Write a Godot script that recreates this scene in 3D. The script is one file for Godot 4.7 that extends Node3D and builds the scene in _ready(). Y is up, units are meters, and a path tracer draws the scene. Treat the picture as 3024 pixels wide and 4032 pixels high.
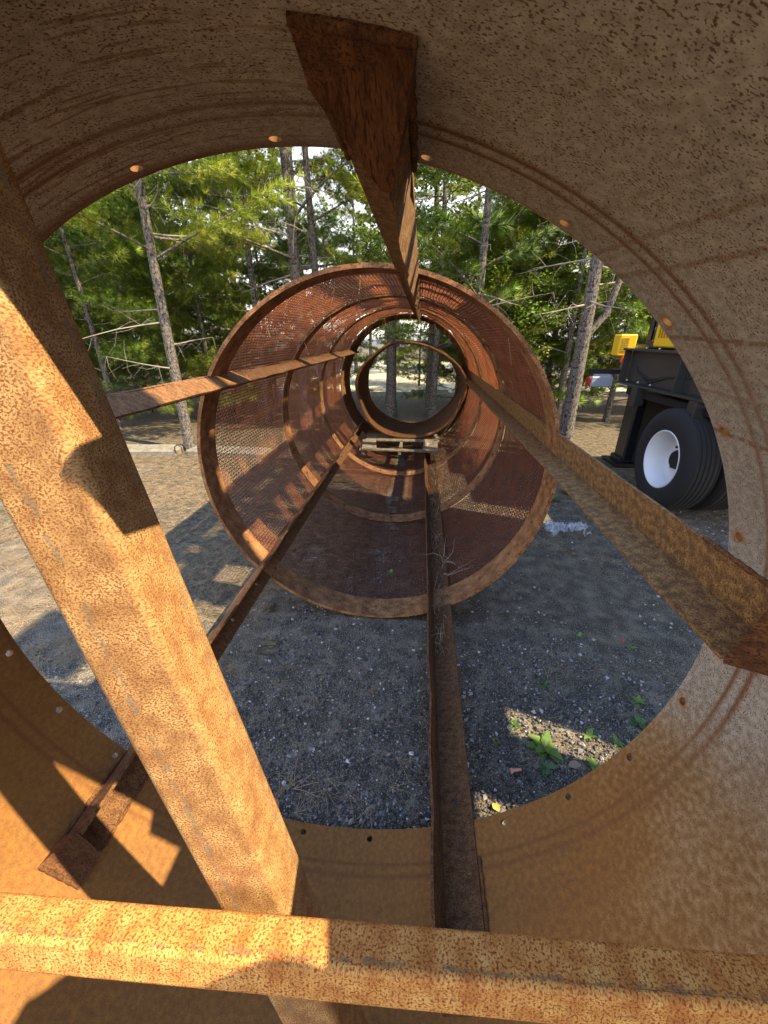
extends Node3D
# A rusty trommel drum lying in a yard at the edge of a pine wood, seen from inside its open near end.
# Metres, y up. The drum's axis runs along -Z at height AY; the camera stands at z = 0.

const AY := 1.02
const ZS0 := 0.842      # far edge of the near shell
const ZF := 2.07        # front flange of the screened part
const ZE := 6.9         # far end
const BARS := [77.0, 149.0, 221.0, 292.5, 6.8]
var M := {}
var used := {}
var rng := RandomNumberGenerator.new()
var wide := FastNoiseLite.new()

# ------------------------------------------------------------------ mesh building
class MB:
	var v := PackedVector3Array()
	var n := PackedVector3Array()
	var uv := PackedVector2Array()
	var uv2 := PackedVector2Array()
	var c := PackedColorArray()
	var ix := PackedInt32Array()
	func vert(p: Vector3, nn: Vector3, u := Vector2.ZERO, col := Color.WHITE, u2 := Vector2.ZERO) -> int:
		v.push_back(p); n.push_back(nn); uv.push_back(u); uv2.push_back(u2); c.push_back(col)
		return v.size() - 1
	func tri(i: int, j: int, k: int) -> void:
		var g := (v[k] - v[i]).cross(v[j] - v[i])
		if g.dot(n[i] + n[j] + n[k]) < 0.0:
			ix.push_back(i); ix.push_back(k); ix.push_back(j)
		else:
			ix.push_back(i); ix.push_back(j); ix.push_back(k)
	func quad(i: int, j: int, k: int, l: int) -> void:
		tri(i, j, k); tri(i, k, l)
	func flat(ps: Array, col := Color.WHITE, out := Vector3.ZERO) -> void:
		var g: Vector3 = (ps[2] - ps[0]).cross(ps[1] - ps[0]).normalized()
		if out != Vector3.ZERO and g.dot(out) < 0.0:
			g = -g
		var first := v.size()
		for p in ps:
			vert(p, g, Vector2.ZERO, col)
		for q in range(1, ps.size() - 1):
			tri(first, first + q, first + q + 1)
	func box(t: Transform3D, size: Vector3, b := 0.004, col := Color.WHITE) -> void:
		# a box with chamfered edges
		var h := size * 0.5
		b = minf(b, minf(h.x, minf(h.y, h.z)) * 0.6)
		var cor := func(sx: float, sy: float, sz: float, ax: int) -> Vector3:
			var p := Vector3(sx * (h.x - b), sy * (h.y - b), sz * (h.z - b))
			if ax == 0: p.x = sx * h.x
			elif ax == 1: p.y = sy * h.y
			else: p.z = sz * h.z
			return t * p
		var o: Vector3 = t.origin
		for s in [-1.0, 1.0]:
			flat([cor.call(s, -1.0, -1.0, 0), cor.call(s, 1.0, -1.0, 0), cor.call(s, 1.0, 1.0, 0), cor.call(s, -1.0, 1.0, 0)], col, t.basis.x * s)
			flat([cor.call(-1.0, s, -1.0, 1), cor.call(1.0, s, -1.0, 1), cor.call(1.0, s, 1.0, 1), cor.call(-1.0, s, 1.0, 1)], col, t.basis.y * s)
			flat([cor.call(-1.0, -1.0, s, 2), cor.call(1.0, -1.0, s, 2), cor.call(1.0, 1.0, s, 2), cor.call(-1.0, 1.0, s, 2)], col, t.basis.z * s)
			for r in [-1.0, 1.0]:
				flat([cor.call(s, r, -1.0, 0), cor.call(s, r, 1.0, 0), cor.call(s, r, 1.0, 1), cor.call(s, r, -1.0, 1)], col, t.basis.x * s + t.basis.y * r)
				flat([cor.call(s, -1.0, r, 0), cor.call(s, 1.0, r, 0), cor.call(s, 1.0, r, 2), cor.call(s, -1.0, r, 2)], col, t.basis.x * s + t.basis.z * r)
				flat([cor.call(-1.0, s, r, 1), cor.call(1.0, s, r, 1), cor.call(1.0, s, r, 2), cor.call(-1.0, s, r, 2)], col, t.basis.y * s + t.basis.z * r)
				for q in [-1.0, 1.0]:
					flat([cor.call(s, r, q, 0), cor.call(s, r, q, 1), cor.call(s, r, q, 2)], col, t.basis.x * s + t.basis.y * r + t.basis.z * q)
	func tube(ps: Array, rs: Array, sides := 6, col := Color.WHITE, cap := true, vs := 1.0) -> void:
		var prev := Vector3.ZERO
		var rows := []
		var run := 0.0
		for i in ps.size():
			var d: Vector3 = (ps[mini(i + 1, ps.size() - 1)] - ps[maxi(i - 1, 0)]).normalized()
			if prev == Vector3.ZERO:
				prev = d.cross(Vector3.UP if absf(d.y) < 0.9 else Vector3.RIGHT).normalized()
			prev = (prev - d * prev.dot(d)).normalized()
			var q := d.cross(prev)
			if i: run += ps[i].distance_to(ps[i - 1])
			var row := PackedInt32Array()
			for s in sides + 1:
				var a := TAU * s / sides
				var nn := prev * cos(a) + q * sin(a)
				row.push_back(vert(ps[i] + nn * rs[i], nn, Vector2(float(s) / sides, run * vs), col))
			rows.push_back(row)
		for i in ps.size() - 1:
			for s in sides:
				quad(rows[i][s], rows[i][s + 1], rows[i + 1][s + 1], rows[i + 1][s])
		if cap:
			for e in [0, ps.size() - 1]:
				var d: Vector3 = (ps[0] - ps[1]).normalized() if e == 0 else (ps[e] - ps[e - 1]).normalized()
				var m := vert(ps[e], d, Vector2.ZERO, col)
				var f := v.size()
				for s in sides + 1:
					vert(v[rows[e][s]], d, Vector2.ZERO, col)
				for s in sides:
					tri(m, f + s, f + s + 1)
	func lathe(prof: Array, segs: int, o: Vector3, ax: Vector3, up: Vector3, col := Color.WHITE, sx := 1.0, sy := 1.0, smooth := false) -> void:
		# prof: Vector2(radius, along)
		var rt := ax.cross(up).normalized()
		for i in prof.size() - 1:
			var p: Vector2 = prof[i]
			var q: Vector2 = prof[i + 1]
			var e := (q - p).normalized()
			var n0 := Vector2(e.y, -e.x)
			var n1 := n0
			if smooth:
				if i > 0:
					var e2: Vector2 = (p - prof[i - 1]).normalized()
					n0 = (n0 + Vector2(e2.y, -e2.x)).normalized()
				if i < prof.size() - 2:
					var e3: Vector2 = (prof[i + 2] - q).normalized()
					n1 = (n1 + Vector2(e3.y, -e3.x)).normalized()
			var f := v.size()
			for s in segs + 1:
				var a := TAU * s / segs
				var dir := rt * cos(a) * sx + up * sin(a) * sy
				vert(o + dir * p.x + ax * p.y, (dir * n0.x + ax * n0.y).normalized(), Vector2(float(s) / segs, p.y), col)
				vert(o + dir * q.x + ax * q.y, (dir * n1.x + ax * n1.y).normalized(), Vector2(float(s) / segs, q.y), col)
			for s in segs:
				quad(f + s * 2, f + s * 2 + 1, f + s * 2 + 3, f + s * 2 + 2)
	func mesh() -> ArrayMesh:
		var a := []
		a.resize(Mesh.ARRAY_MAX)
		a[Mesh.ARRAY_VERTEX] = v
		a[Mesh.ARRAY_NORMAL] = n
		a[Mesh.ARRAY_TEX_UV] = uv
		a[Mesh.ARRAY_TEX_UV2] = uv2
		a[Mesh.ARRAY_COLOR] = c
		a[Mesh.ARRAY_INDEX] = ix
		var m := ArrayMesh.new()
		m.add_surface_from_arrays(Mesh.PRIMITIVE_TRIANGLES, a)
		return m

func numbered(called: String) -> String:
	var k: int = used.get(called, 0)
	used[called] = k + 1
	return called if k == 0 else "%s_%03d" % [called, k]

func tag(o: Node, label := "", category := "", group := "", kind := "") -> Node:
	if label: o.set_meta("label", label)
	if category: o.set_meta("category", category)
	if group: o.set_meta("group", group)
	if kind: o.set_meta("kind", kind)
	return o

func put(called: String, m: Mesh, mat: Material, parent: Node = null) -> MeshInstance3D:
	var o := MeshInstance3D.new()
	o.mesh = m
	o.material_override = mat
	if parent == null:
		o.name = numbered(called)
		add_child(o)
	else:
		o.name = called
		parent.add_child(o, true)
	return o

func base(called: String, at := Vector3.ZERO, turn := 0.0) -> Node3D:
	var o := Node3D.new()
	o.name = numbered(called)
	add_child(o)
	o.position = at
	o.rotation.y = turn
	return o

func many(called: String, m: Mesh, mat: Material, ts: Array, cols: Array, parent: Node) -> MultiMeshInstance3D:
	var mm := MultiMesh.new()
	mm.transform_format = MultiMesh.TRANSFORM_3D
	mm.use_colors = not cols.is_empty()
	mm.mesh = m
	mm.instance_count = ts.size()
	for i in ts.size():
		mm.set_instance_transform(i, ts[i])
		if mm.use_colors: mm.set_instance_color(i, cols[i])
	var o := MultiMeshInstance3D.new()
	o.multimesh = mm
	o.material_override = mat
	o.name = called if parent != self else numbered(called)
	parent.add_child(o, true)
	return o

func rad(p: float, r: float, z: float) -> Vector3:  # drum coordinates: degrees, radius, metres in front of the camera
	return Vector3(cos(deg_to_rad(p)) * r, AY + sin(deg_to_rad(p)) * r, -z)

func rdir(p: float) -> Vector3:
	return Vector3(cos(deg_to_rad(p)), sin(deg_to_rad(p)), 0)

# ------------------------------------------------------------------ textures
func noise_bytes(w: int, h: int, sd: int, freq: float, oct := 3, kind := FastNoiseLite.TYPE_SIMPLEX_SMOOTH, stretch := 1.0) -> PackedByteArray:
	var f := FastNoiseLite.new()
	f.noise_type = kind
	f.seed = sd
	f.frequency = freq
	f.fractal_octaves = oct
	f.fractal_type = FastNoiseLite.FRACTAL_FBM if oct > 1 else FastNoiseLite.FRACTAL_NONE
	var hh := int(h * stretch)
	var im := f.get_seamless_image(w, hh, false, false, 0.12, true)
	im.convert(Image.FORMAT_L8)
	if hh != h: im.resize(w, h, Image.INTERPOLATE_BILINEAR)
	return im.get_data()

func ramp(stops: Array) -> Array:   # 256 colours from [position, colour] stops
	var g := Gradient.new()
	var off := PackedFloat32Array()
	var col := PackedColorArray()
	for s in stops:
		off.push_back(s[0]); col.push_back(s[1])
	g.offsets = off
	g.colors = col
	var out := []
	for i in 256: out.push_back(g.sample(i / 255.0))
	return out

# a mottled surface: broad noise and grain choose the colour from a ramp, a second noise lays spots over it
func mottled(size: int, sd: int, stops: Array, f_broad: float, f_grain: float, spot: Color, f_spot: float, t0: float, t1: float, stretch := 1.0, w_grain := 0.5) -> Array:
	var a := noise_bytes(size, size, sd, f_broad, 4)
	var b := noise_bytes(size, size, sd + 1, f_grain, 2)
	var s := noise_bytes(size, size, sd + 2, f_spot, 2, FastNoiseLite.TYPE_SIMPLEX_SMOOTH, stretch)
	var lut := ramp(stops)
	var lr := PackedInt32Array(); var lg := PackedInt32Array(); var lb := PackedInt32Array()
	var sk := PackedInt32Array()
	for i in 256:
		lr.push_back(int(lut[i].r * 255)); lg.push_back(int(lut[i].g * 255)); lb.push_back(int(lut[i].b * 255))
		sk.push_back(int(smoothstep(t0, t1, i / 255.0) * spot.a * 256))
	var out := PackedByteArray()
	out.resize(size * size * 3)
	var hgt := PackedByteArray()
	hgt.resize(size * size)
	var wa := int((1.0 - w_grain) * 256)
	var wb := 256 - wa
	var cr := int(spot.r * 255); var cg := int(spot.g * 255); var cb := int(spot.b * 255)
	var o := 0
	for i in size * size:
		var k := (a[i] * wa + b[i] * wb) >> 8
		var m := sk[s[i]]
		out[o] = lr[k] + ((cr - lr[k]) * m >> 8)
		out[o + 1] = lg[k] + ((cg - lg[k]) * m >> 8)
		out[o + 2] = lb[k] + ((cb - lb[k]) * m >> 8)
		hgt[i] = clampi((b[i] >> 1) + 100 - (m >> 2), 0, 255)
		o += 3
	var im := Image.create_from_data(size, size, false, Image.FORMAT_RGB8, out)
	var hm := Image.create_from_data(size, size, false, Image.FORMAT_L8, hgt)
	return [ImageTexture.create_from_image(im), ImageTexture.create_from_image(hm)]

func tiled(tex: Array, tile: float, rough := 0.85, relief := 0.06) -> StandardMaterial3D:
	var m := StandardMaterial3D.new()
	m.albedo_texture = tex[0]
	m.roughness = rough
	m.metallic_specular = 0.35
	m.vertex_color_use_as_albedo = true
	m.uv1_triplanar = true
	m.uv1_scale = Vector3.ONE / tile
	if relief > 0.0:
		m.heightmap_enabled = true
		m.heightmap_texture = tex[1]
		m.heightmap_scale = relief
	return m

func plain(col: Color, rough := 0.7, metal := 0.0) -> StandardMaterial3D:
	var m := StandardMaterial3D.new()
	m.albedo_color = col
	m.roughness = rough
	m.metallic = metal
	m.vertex_color_use_as_albedo = true
	return m

func rgb(r: int, g: int, b: int, a := 1.0) -> Color:
	return Color(r / 255.0, g / 255.0, b / 255.0, a)

func make_shell_material() -> StandardMaterial3D:
	# broad map round the shell: u = angle, v = length. Bare scaled plate above, orange rust below, weld lines, edge rust.
	var w := 1536
	var h := 448
	var a := noise_bytes(w, h, 11, 0.006, 4, FastNoiseLite.TYPE_SIMPLEX_SMOOTH, 0.36)
	var b := noise_bytes(w, h, 12, 0.20, 3, FastNoiseLite.TYPE_SIMPLEX_SMOOTH, 0.36)
	var st := noise_bytes(w * 1, h, 13, 0.02, 3, FastNoiseLite.TYPE_SIMPLEX_SMOOTH, 5.0)
	var out := PackedByteArray(); out.resize(w * h * 3)
	var mk := PackedByteArray(); mk.resize(w * h)
	var o := 0
	for y in h:
		var z := 0.2 + 0.65 * (y + 0.5) / h
		var d1: float = exp(-pow((z - 0.700) / 0.007, 2.0))
		var d2: float = exp(-pow((z - 0.733) / 0.006, 2.0))
		var weld := maxf(d1, d2)
		var edge := smoothstep(0.80, 0.842, z)
		for x in w:
			var th := 360.0 * (x + 0.5) / w
			var i := y * w + x
			var na := a[i] / 255.0
			var nb := b[i] / 255.0
			var ns := st[i] / 255.0
			var off := absf(wrapf(th - 258.0, -180.0, 180.0))
			var orange := 1.0 - smoothstep(64.0, 106.0, off + (na - 0.5) * 18.0 + (nb - 0.5) * 14.0)
			var left := 1.0 - smoothstep(30.0, 70.0, absf(wrapf(th - 135.0, -180.0, 180.0)))
			var right := 1.0 - smoothstep(20.0, 60.0, absf(wrapf(th - 12.0, -180.0, 180.0)))
			# scaled plate
			var r := 0.635 + (nb - 0.5) * 0.20 + (na - 0.5) * 0.08 - right * 0.02
			var g := r * (0.955 - left * 0.03)
			var bl := r * (0.85 - left * 0.05 + right * 0.03)
			# orange rust
			var mo := 0.86 + (nb - 0.5) * 0.26 + (na - 0.5) * 0.10
			r = lerpf(r, 0.60 * mo, orange)
			g = lerpf(g, 0.405 * mo, orange)
			bl = lerpf(bl, 0.18 * mo, orange)
			var stain := weld * (0.35 + 0.6 * na) * (0.85 - 0.35 * orange)
			stain = maxf(stain, edge * left * (0.4 + ns * 0.6))
			stain = maxf(stain, left * smoothstep(0.62, 0.72, ns) * 0.5)
			# rust bleeding from the bolt holes, and long scratches
			var hd := Vector2(wrapf(th + 10.8, -7.2, 7.2) * 0.0174, z - 0.812 - 0.004 * (ns - 0.5)).length()
			var hs := (1.0 - smoothstep(0.010, 0.024, hd + (nb - 0.5) * 0.012)) * 0.5 * right
			for sc in [[31.0, 0.5], [36.5, 0.3], [43.5, 0.45], [52.0, 0.35], [55.5, 0.25], [118.0, 0.5], [122.5, 0.45]]:
				if absf(th - sc[0] - (z - 0.5) * 4.0) < 0.28 and nb > 0.36: stain = maxf(stain, sc[1])
			r = lerpf(r, 0.62, hs); g = lerpf(g, 0.34, hs); bl = lerpf(bl, 0.14, hs)
			r = lerpf(r, 0.36, stain)
			g = lerpf(g, 0.20, stain)
			bl = lerpf(bl, 0.09, stain)
			out[o] = clampi(int(r * 255), 0, 255); out[o + 1] = clampi(int(g * 255), 0, 255); out[o + 2] = clampi(int(bl * 255), 0, 255)
			o += 3
			var dens := 0.85 + 0.15 * left + (na - 0.5) * 0.4
			dens = lerpf(dens, 0.5, orange)
			mk[i] = clampi(int(dens * 255), 0, 255)
	var m := StandardMaterial3D.new()
	m.albedo_texture = ImageTexture.create_from_image(Image.create_from_data(w, h, false, Image.FORMAT_RGB8, out))
	m.roughness = 0.72
	m.metallic_specular = 0.4
	# speckle layer on the second texture coordinates
	var size := 1024
	var s := noise_bytes(size, size, 21, 0.058, 2, FastNoiseLite.TYPE_SIMPLEX_SMOOTH, 1.7)
	var s2 := noise_bytes(size, size, 22, 0.11, 2)
	var s3 := noise_bytes(size, size, 23, 0.008, 2)
	var sp := PackedByteArray(); sp.resize(size * size * 4)
	o = 0
	for i in size * size:
		var k := s[i] + ((s2[i] - 128) >> 2) + ((s3[i] - 128) >> 3)
		var al := clampi((k - 160) * 11, 0, 255)
		var fine := clampi((s2[i] - 150) * 3, 0, 70)
		sp[o] = 70 + (s2[i] >> 3); sp[o + 1] = 40 + (s2[i] >> 4); sp[o + 2] = 20
		sp[o + 3] = maxi(al, fine)
		o += 4
	m.detail_enabled = true
	m.detail_blend_mode = BaseMaterial3D.BLEND_MODE_MIX
	m.detail_uv_layer = BaseMaterial3D.DETAIL_UV_2
	m.detail_albedo = ImageTexture.create_from_image(Image.create_from_data(size, size, false, Image.FORMAT_RGBA8, sp))
	m.detail_mask = ImageTexture.create_from_image(Image.create_from_data(w, h, false, Image.FORMAT_L8, mk))
	return m

func streak_texture(sd: int, lines: Array) -> ImageTexture:
	# ragged lines of grey mill scale and yellow paint along a tube: u = round the tube, v = along it
	var w := 512
	var h := 1024
	var a := noise_bytes(w, h, sd, 0.018, 4)
	var b := noise_bytes(w, h, sd + 1, 0.09, 2)
	var out := PackedByteArray(); out.resize(w * h * 4)
	for y in h:
		for x in w:
			var i := y * w + x
			var u := float(x) / w
			for l in lines:
				var d := absf(wrapf(u - l[0] + (a[i] - 128) / 255.0 * 0.028, -0.5, 0.5))
				var k: float = l[1] * (0.1 + 1.5 * a[y * w + 200] / 255.0) + (b[i] - 140) / 255.0 * 0.022
				if d < k and a[y * w + 17 + int(l[0] * 400.0)] > l[3]:
					var c: Color = l[2]
					out[i * 4] = int(c.r * 255); out[i * 4 + 1] = int(c.g * 255); out[i * 4 + 2] = int(c.b * 255)
					out[i * 4 + 3] = 120
	var im := Image.create_from_data(w, h, false, Image.FORMAT_RGBA8, out)
	return ImageTexture.create_from_image(im)

func make_materials() -> void:
	M.shell = make_shell_material()
	M.bar = tiled(mottled(768, 31, [[0.25, rgb(88, 64, 44)], [0.45, rgb(122, 90, 58)], [0.6, rgb(152, 116, 74)], [0.8, rgb(180, 144, 92)]], 0.014, 0.18, rgb(66, 40, 26, 0.8), 0.07, 0.58, 0.68), 0.36, 0.85)
	M.flange = tiled(mottled(512, 41, [[0.25, rgb(96, 66, 44)], [0.5, rgb(142, 98, 62)], [0.75, rgb(172, 128, 84)]], 0.008, 0.12, rgb(78, 42, 28, 0.6), 0.045, 0.62, 0.75), 0.4, 0.85)
	M.strut = tiled(mottled(1024, 51, [[0.2, rgb(122, 86, 54)], [0.45, rgb(160, 122, 76)], [0.65, rgb(188, 152, 98)], [0.85, rgb(206, 176, 124)]], 0.006, 0.15, rgb(116, 62, 30, 0.9), 0.065, 0.53, 0.62, 1.3), 0.28, 0.85, 0.05)
	M.beam = tiled(mottled(1024, 61, [[0.2, rgb(166, 102, 48)], [0.45, rgb(196, 138, 72)], [0.65, rgb(216, 168, 94)], [0.85, rgb(228, 192, 122)]], 0.006, 0.13, rgb(132, 58, 26, 0.88), 0.046, 0.60, 0.65, 1.2), 0.25, 0.85, 0.05)
	for k in [["strut", 70, [[0.945, 0.010, rgb(104, 102, 92), 118], [0.585, 0.008, rgb(116, 116, 106), 100], [0.612, 0.006, rgb(196, 156, 74), 140]]], ["beam", 80, [[0.99, 0.013, rgb(94, 94, 82), 112], [0.16, 0.004, rgb(110, 100, 84), 130]]]]:
		var m: StandardMaterial3D = M[k[0]]
		m.detail_enabled = true
		m.detail_uv_layer = BaseMaterial3D.DETAIL_UV_2
		m.detail_albedo = streak_texture(k[1], k[2])
	M.wire = plain(rgb(140, 80, 42), 0.8)
	M.wire.metallic_specular = 0.4
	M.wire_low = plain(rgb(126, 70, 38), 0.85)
	var asph := mottled(1024, 91, [[0.2, rgb(60, 52, 41)], [0.5, rgb(95, 84, 68)], [0.8, rgb(140, 126, 104)]], 0.006, 0.10, rgb(160, 154, 144, 0.85), 0.10, 0.64, 0.70)
	M.ground = tiled(asph, 0.9, 0.95, 0.35)
	M.ground.uv1_world_triplanar = true
	M.litter = tiled(mottled(768, 101, [[0.25, rgb(62, 56, 47)], [0.5, rgb(98, 86, 68)], [0.75, rgb(136, 120, 94)]], 0.01, 0.16, rgb(58, 54, 48, 0.7), 0.02, 0.55, 0.7, 2.5), 0.8, 0.95, 0.3)
	M.stone = plain(Color.WHITE, 0.8)
	M.needle = plain(Color.WHITE, 0.8)
	M.leaf = plain(Color.WHITE, 0.55)
	M.leaf.backlight_enabled = true
	M.leaf.backlight = Color(0.66, 0.78, 0.25)
	M.pine = plain(Color.WHITE, 0.55)
	M.pine.backlight_enabled = true
	M.pine.backlight = Color(0.62, 0.7, 0.22)
	M.bark = tiled(mottled(512, 111, [[0.2, rgb(60, 55, 51)], [0.5, rgb(110, 103, 96)], [0.8, rgb(158, 150, 142)]], 0.03, 0.1, rgb(40, 32, 28, 0.8), 0.03, 0.55, 0.68, 0.4), 0.5, 0.95, 0.8)
	M.twig = plain(rgb(150, 140, 128), 0.9)
	M.wood = tiled(mottled(512, 121, [[0.25, rgb(96, 82, 66)], [0.5, rgb(146, 130, 108)], [0.75, rgb(184, 168, 142)]], 0.01, 0.09, rgb(80, 66, 52, 0.6), 0.02, 0.55, 0.7, 8.0), 0.5, 0.9, 0.1)
	M.concrete = tiled(mottled(512, 131, [[0.25, rgb(104, 98, 88)], [0.5, rgb(134, 126, 112)], [0.75, rgb(156, 148, 134)]], 0.01, 0.12, rgb(90, 88, 84, 0.5), 0.04, 0.6, 0.7), 0.7, 0.95, 0.1)
	M.pale = tiled(mottled(512, 141, [[0.25, rgb(150, 138, 112)], [0.5, rgb(186, 174, 146)], [0.75, rgb(210, 200, 176)]], 0.01, 0.12, rgb(120, 122, 80, 0.5), 0.02, 0.6, 0.7), 1.5, 0.95, 0.0)
	M.paint = plain(rgb(50, 50, 50), 0.4)
	M.paint2 = plain(rgb(30, 32, 38), 0.4)
	M.yellow = plain(rgb(226, 186, 30), 0.45)
	M.grille = plain(rgb(150, 122, 26), 0.6)
	M.white = plain(rgb(226, 228, 230), 0.4)
	M.rubber = plain(rgb(34, 32, 31), 0.85)
	M.rubber.rim_enabled = true
	M.rubber.rim = 0.15
	M.grey = plain(rgb(150, 158, 168), 0.5)
	M.red = plain(rgb(190, 24, 30), 0.35)
	M.orange = plain(rgb(226, 84, 20), 0.4)
	M.steel = plain(rgb(170, 172, 174), 0.35, 0.9)
	M.dark = plain(rgb(26, 25, 26), 0.8)
	var film := plain(Color(0.93, 0.95, 0.97, 0.30), 0.3)
	film.transparency = BaseMaterial3D.TRANSPARENCY_ALPHA
	M.film = film

# ------------------------------------------------------------------ the drum
func near_edge(p: float) -> float:   # where the shell begins, at angle p
	p = wrapf(p, -180.0, 180.0)
	if p > -150.0 and p < 43.0: return -0.9
	var z := 0.30
	if p > 73.0 and p < 78.0: z = 0.235
	if p < 50.0: z = 0.245
	if p > 93.0: z = 0.22
	return z

func shell() -> ArrayMesh:
	var b := MB.new()
	var cuts: Array[float] = []
	var holes: Array[float] = []
	for k in 25:
		var p := -10.8 + 14.4 * k
		holes.push_back(p)
		cuts.append_array([p - 1.3, p + 1.3])
		for q in 7: cuts.push_back(p + 1.3 + (q + 1) * 11.8 / 8.0)
	for p in [42.9, 43.1, 49.0, 49.6, 72.6, 73.2, 77.8, 78.4, 83.5, 84.5, 209.9, 210.1]: cuts.push_back(p if p > -12.1 else p + 360.0)
	for i in cuts.size():
		if cuts[i] < -12.1: cuts[i] += 360.0
		if cuts[i] > 347.9: cuts[i] -= 360.0
	cuts.sort()
	cuts.push_back(cuts[0] + 360.0)
	var rows: Array[float] = []
	for k in 7: rows.push_back(k / 7.0)           # shares of the way from the near edge to 0.66
	var fixed := [0.66, 0.675, 0.686, 0.693, 0.700, 0.707, 0.716, 0.726, 0.733, 0.740, 0.750, 0.764, 0.777, 0.802, 0.822, ZS0]
	var strip := rows.size() + 12                  # the row of cells that holds the bolt holes
	var zat := func(p: float, k: int) -> float:
		return lerpf(near_edge(p), 0.66, rows[k]) if k < rows.size() else fixed[k - rows.size()]
	var total := rows.size() + fixed.size()
	for side in 2:
		var grid := []
		for p in cuts:
			var col := PackedInt32Array()
			for k in total:
				var z: float = zat.call(p, k)
				if k == strip: z = 0.795
				if k == strip + 1: z = 0.829
				if k == strip + 2: z = 0.835
				var r := 0.995
				if side == 0:
					r -= 0.0022 * exp(-pow((z - 0.700) / 0.009, 2.0)) + 0.002 * exp(-pow((z - 0.733) / 0.008, 2.0))
					r += wide.get_noise_3d(cos(deg_to_rad(p)) * 60.0, sin(deg_to_rad(p)) * 60.0, z * 60.0) * 0.0012
					r -= 0.0008 * wide.get_noise_3d(cos(deg_to_rad(p)) * 900.0, sin(deg_to_rad(p)) * 900.0, z * 900.0) * 0.4
				else:
					r = 1.006
				var u := p / 360.0
				col.push_back(b.vert(rad(p, r, z), rdir(p) * (-1.0 if side == 0 else 1.0), Vector2(u, (z - 0.2) / 0.65), Color.WHITE, Vector2(deg_to_rad(p) / 0.42 * 0.995, z / 0.42)))
			grid.push_back(col)
		for i in cuts.size() - 1:
			var mid := (cuts[i] + cuts[i + 1]) * 0.5
			var hole := false
			for p in holes:
				if absf(wrapf(mid - p, -180.0, 180.0)) < 0.2: hole = true
			for k in total - 1:
				if k == strip and hole:
					# a square cell with a round hole in it
					var q := [grid[i][k], grid[i + 1][k], grid[i + 1][k + 1], grid[i][k + 1]]
					var ring := PackedInt32Array()
					var r := 0.995 if side == 0 else 1.006
					for s in 16:
						var a := TAU * (s - 6) / 16.0
						var p := mid + rad_to_deg(cos(a) * 0.0105)
						var z := 0.812 + sin(a) * 0.0105
						ring.push_back(b.vert(rad(p, r, z), rdir(p) * (-1.0 if side == 0 else 1.0), Vector2(p / 360.0, (z - 0.2) / 0.65), Color.WHITE, Vector2(deg_to_rad(p) / 0.42, z / 0.42)))
					for s in 4:   # corners start at the lower left, ring at -135 degrees
						for j in 4:
							b.tri(q[s], ring[(s * 4 + j - 2 + 16) % 16], ring[(s * 4 + j - 1 + 16) % 16])
						b.tri(q[s], q[(s + 1) % 4], ring[(s * 4 + 2) % 16])
					if side == 0:
						var first := b.v.size()
						for s in 17:
							var a := TAU * s / 16.0
							var p := mid + rad_to_deg(cos(a) * 0.0105)
							var z := 0.812 + sin(a) * 0.0105
							var nn := (-(rdir(mid + 90.0) * cos(a) + Vector3(0, 0, -1) * sin(a))).normalized()
							for r2 in [0.995, 1.006]:
								b.vert(rad(p, r2, z), nn, Vector2(0.72, 0.5), Color.WHITE, Vector2(p, z))
						for s in 16:
							b.quad(first + s * 2, first + s * 2 + 1, first + s * 2 + 3, first + s * 2 + 2)
					continue
				b.quad(grid[i][k], grid[i + 1][k], grid[i + 1][k + 1], grid[i][k + 1])
	for side in 2:   # a tongue of plate left standing at the mouth
		var g := []
		for i in 9:
			var row := PackedInt32Array()
			for j in 2:
				var p := 42.9 + i * 10.5 / 8.0
				row.push_back(b.vert(rad(p, 0.995 if side == 0 else 1.006, -0.9 + j * (0.9 + [0.012, 0.012, 0.008, 0.0, -0.02, -0.05, -0.08, -0.11, -0.13][i])), rdir(p) * (-1.0 if side == 0 else 1.0), Vector2(p / 360.0, 0.3), Color.WHITE, Vector2(deg_to_rad(p) / 0.42, j)))
			g.push_back(row)
		for i in 8: b.quad(g[i][0], g[i + 1][0], g[i + 1][1], g[i][1])
	for side in 2:   # and the plate that goes on round the top, farther out
		var g := []
		for i in 40:
			var row := PackedInt32Array()
			for j in 2:
				var p := 53.4 + i * 80.0 / 39.0
				row.push_back(b.vert(rad(p, 0.995 if side == 0 else 1.006, -0.9 + j * 0.58), rdir(p) * (-1.0 if side == 0 else 1.0), Vector2(p / 360.0, 0.3), Color.WHITE, Vector2(deg_to_rad(p) / 0.42, j)))
			g.push_back(row)
		for i in 39: b.quad(g[i][0], g[i + 1][0], g[i + 1][1], g[i][1])
	for e in 2:   # the cut edges of the plate
		var f := b.v.size()
		for p in cuts:
			var z: float = zat.call(p, 0) if e == 0 else ZS0
			if e == 1: z = 0.842
			for r in [0.995, 1.006]:
				b.vert(rad(p, r, z if e == 0 else 0.835), Vector3(0, 0, 1 if e == 0 else -1), Vector2(0.7, 0.5), Color.WHITE, Vector2(p, r))
		for i in cuts.size() - 1:
			b.quad(f + i * 2, f + i * 2 + 1, f + i * 2 + 3, f + i * 2 + 2)
	return b.mesh()

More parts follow.
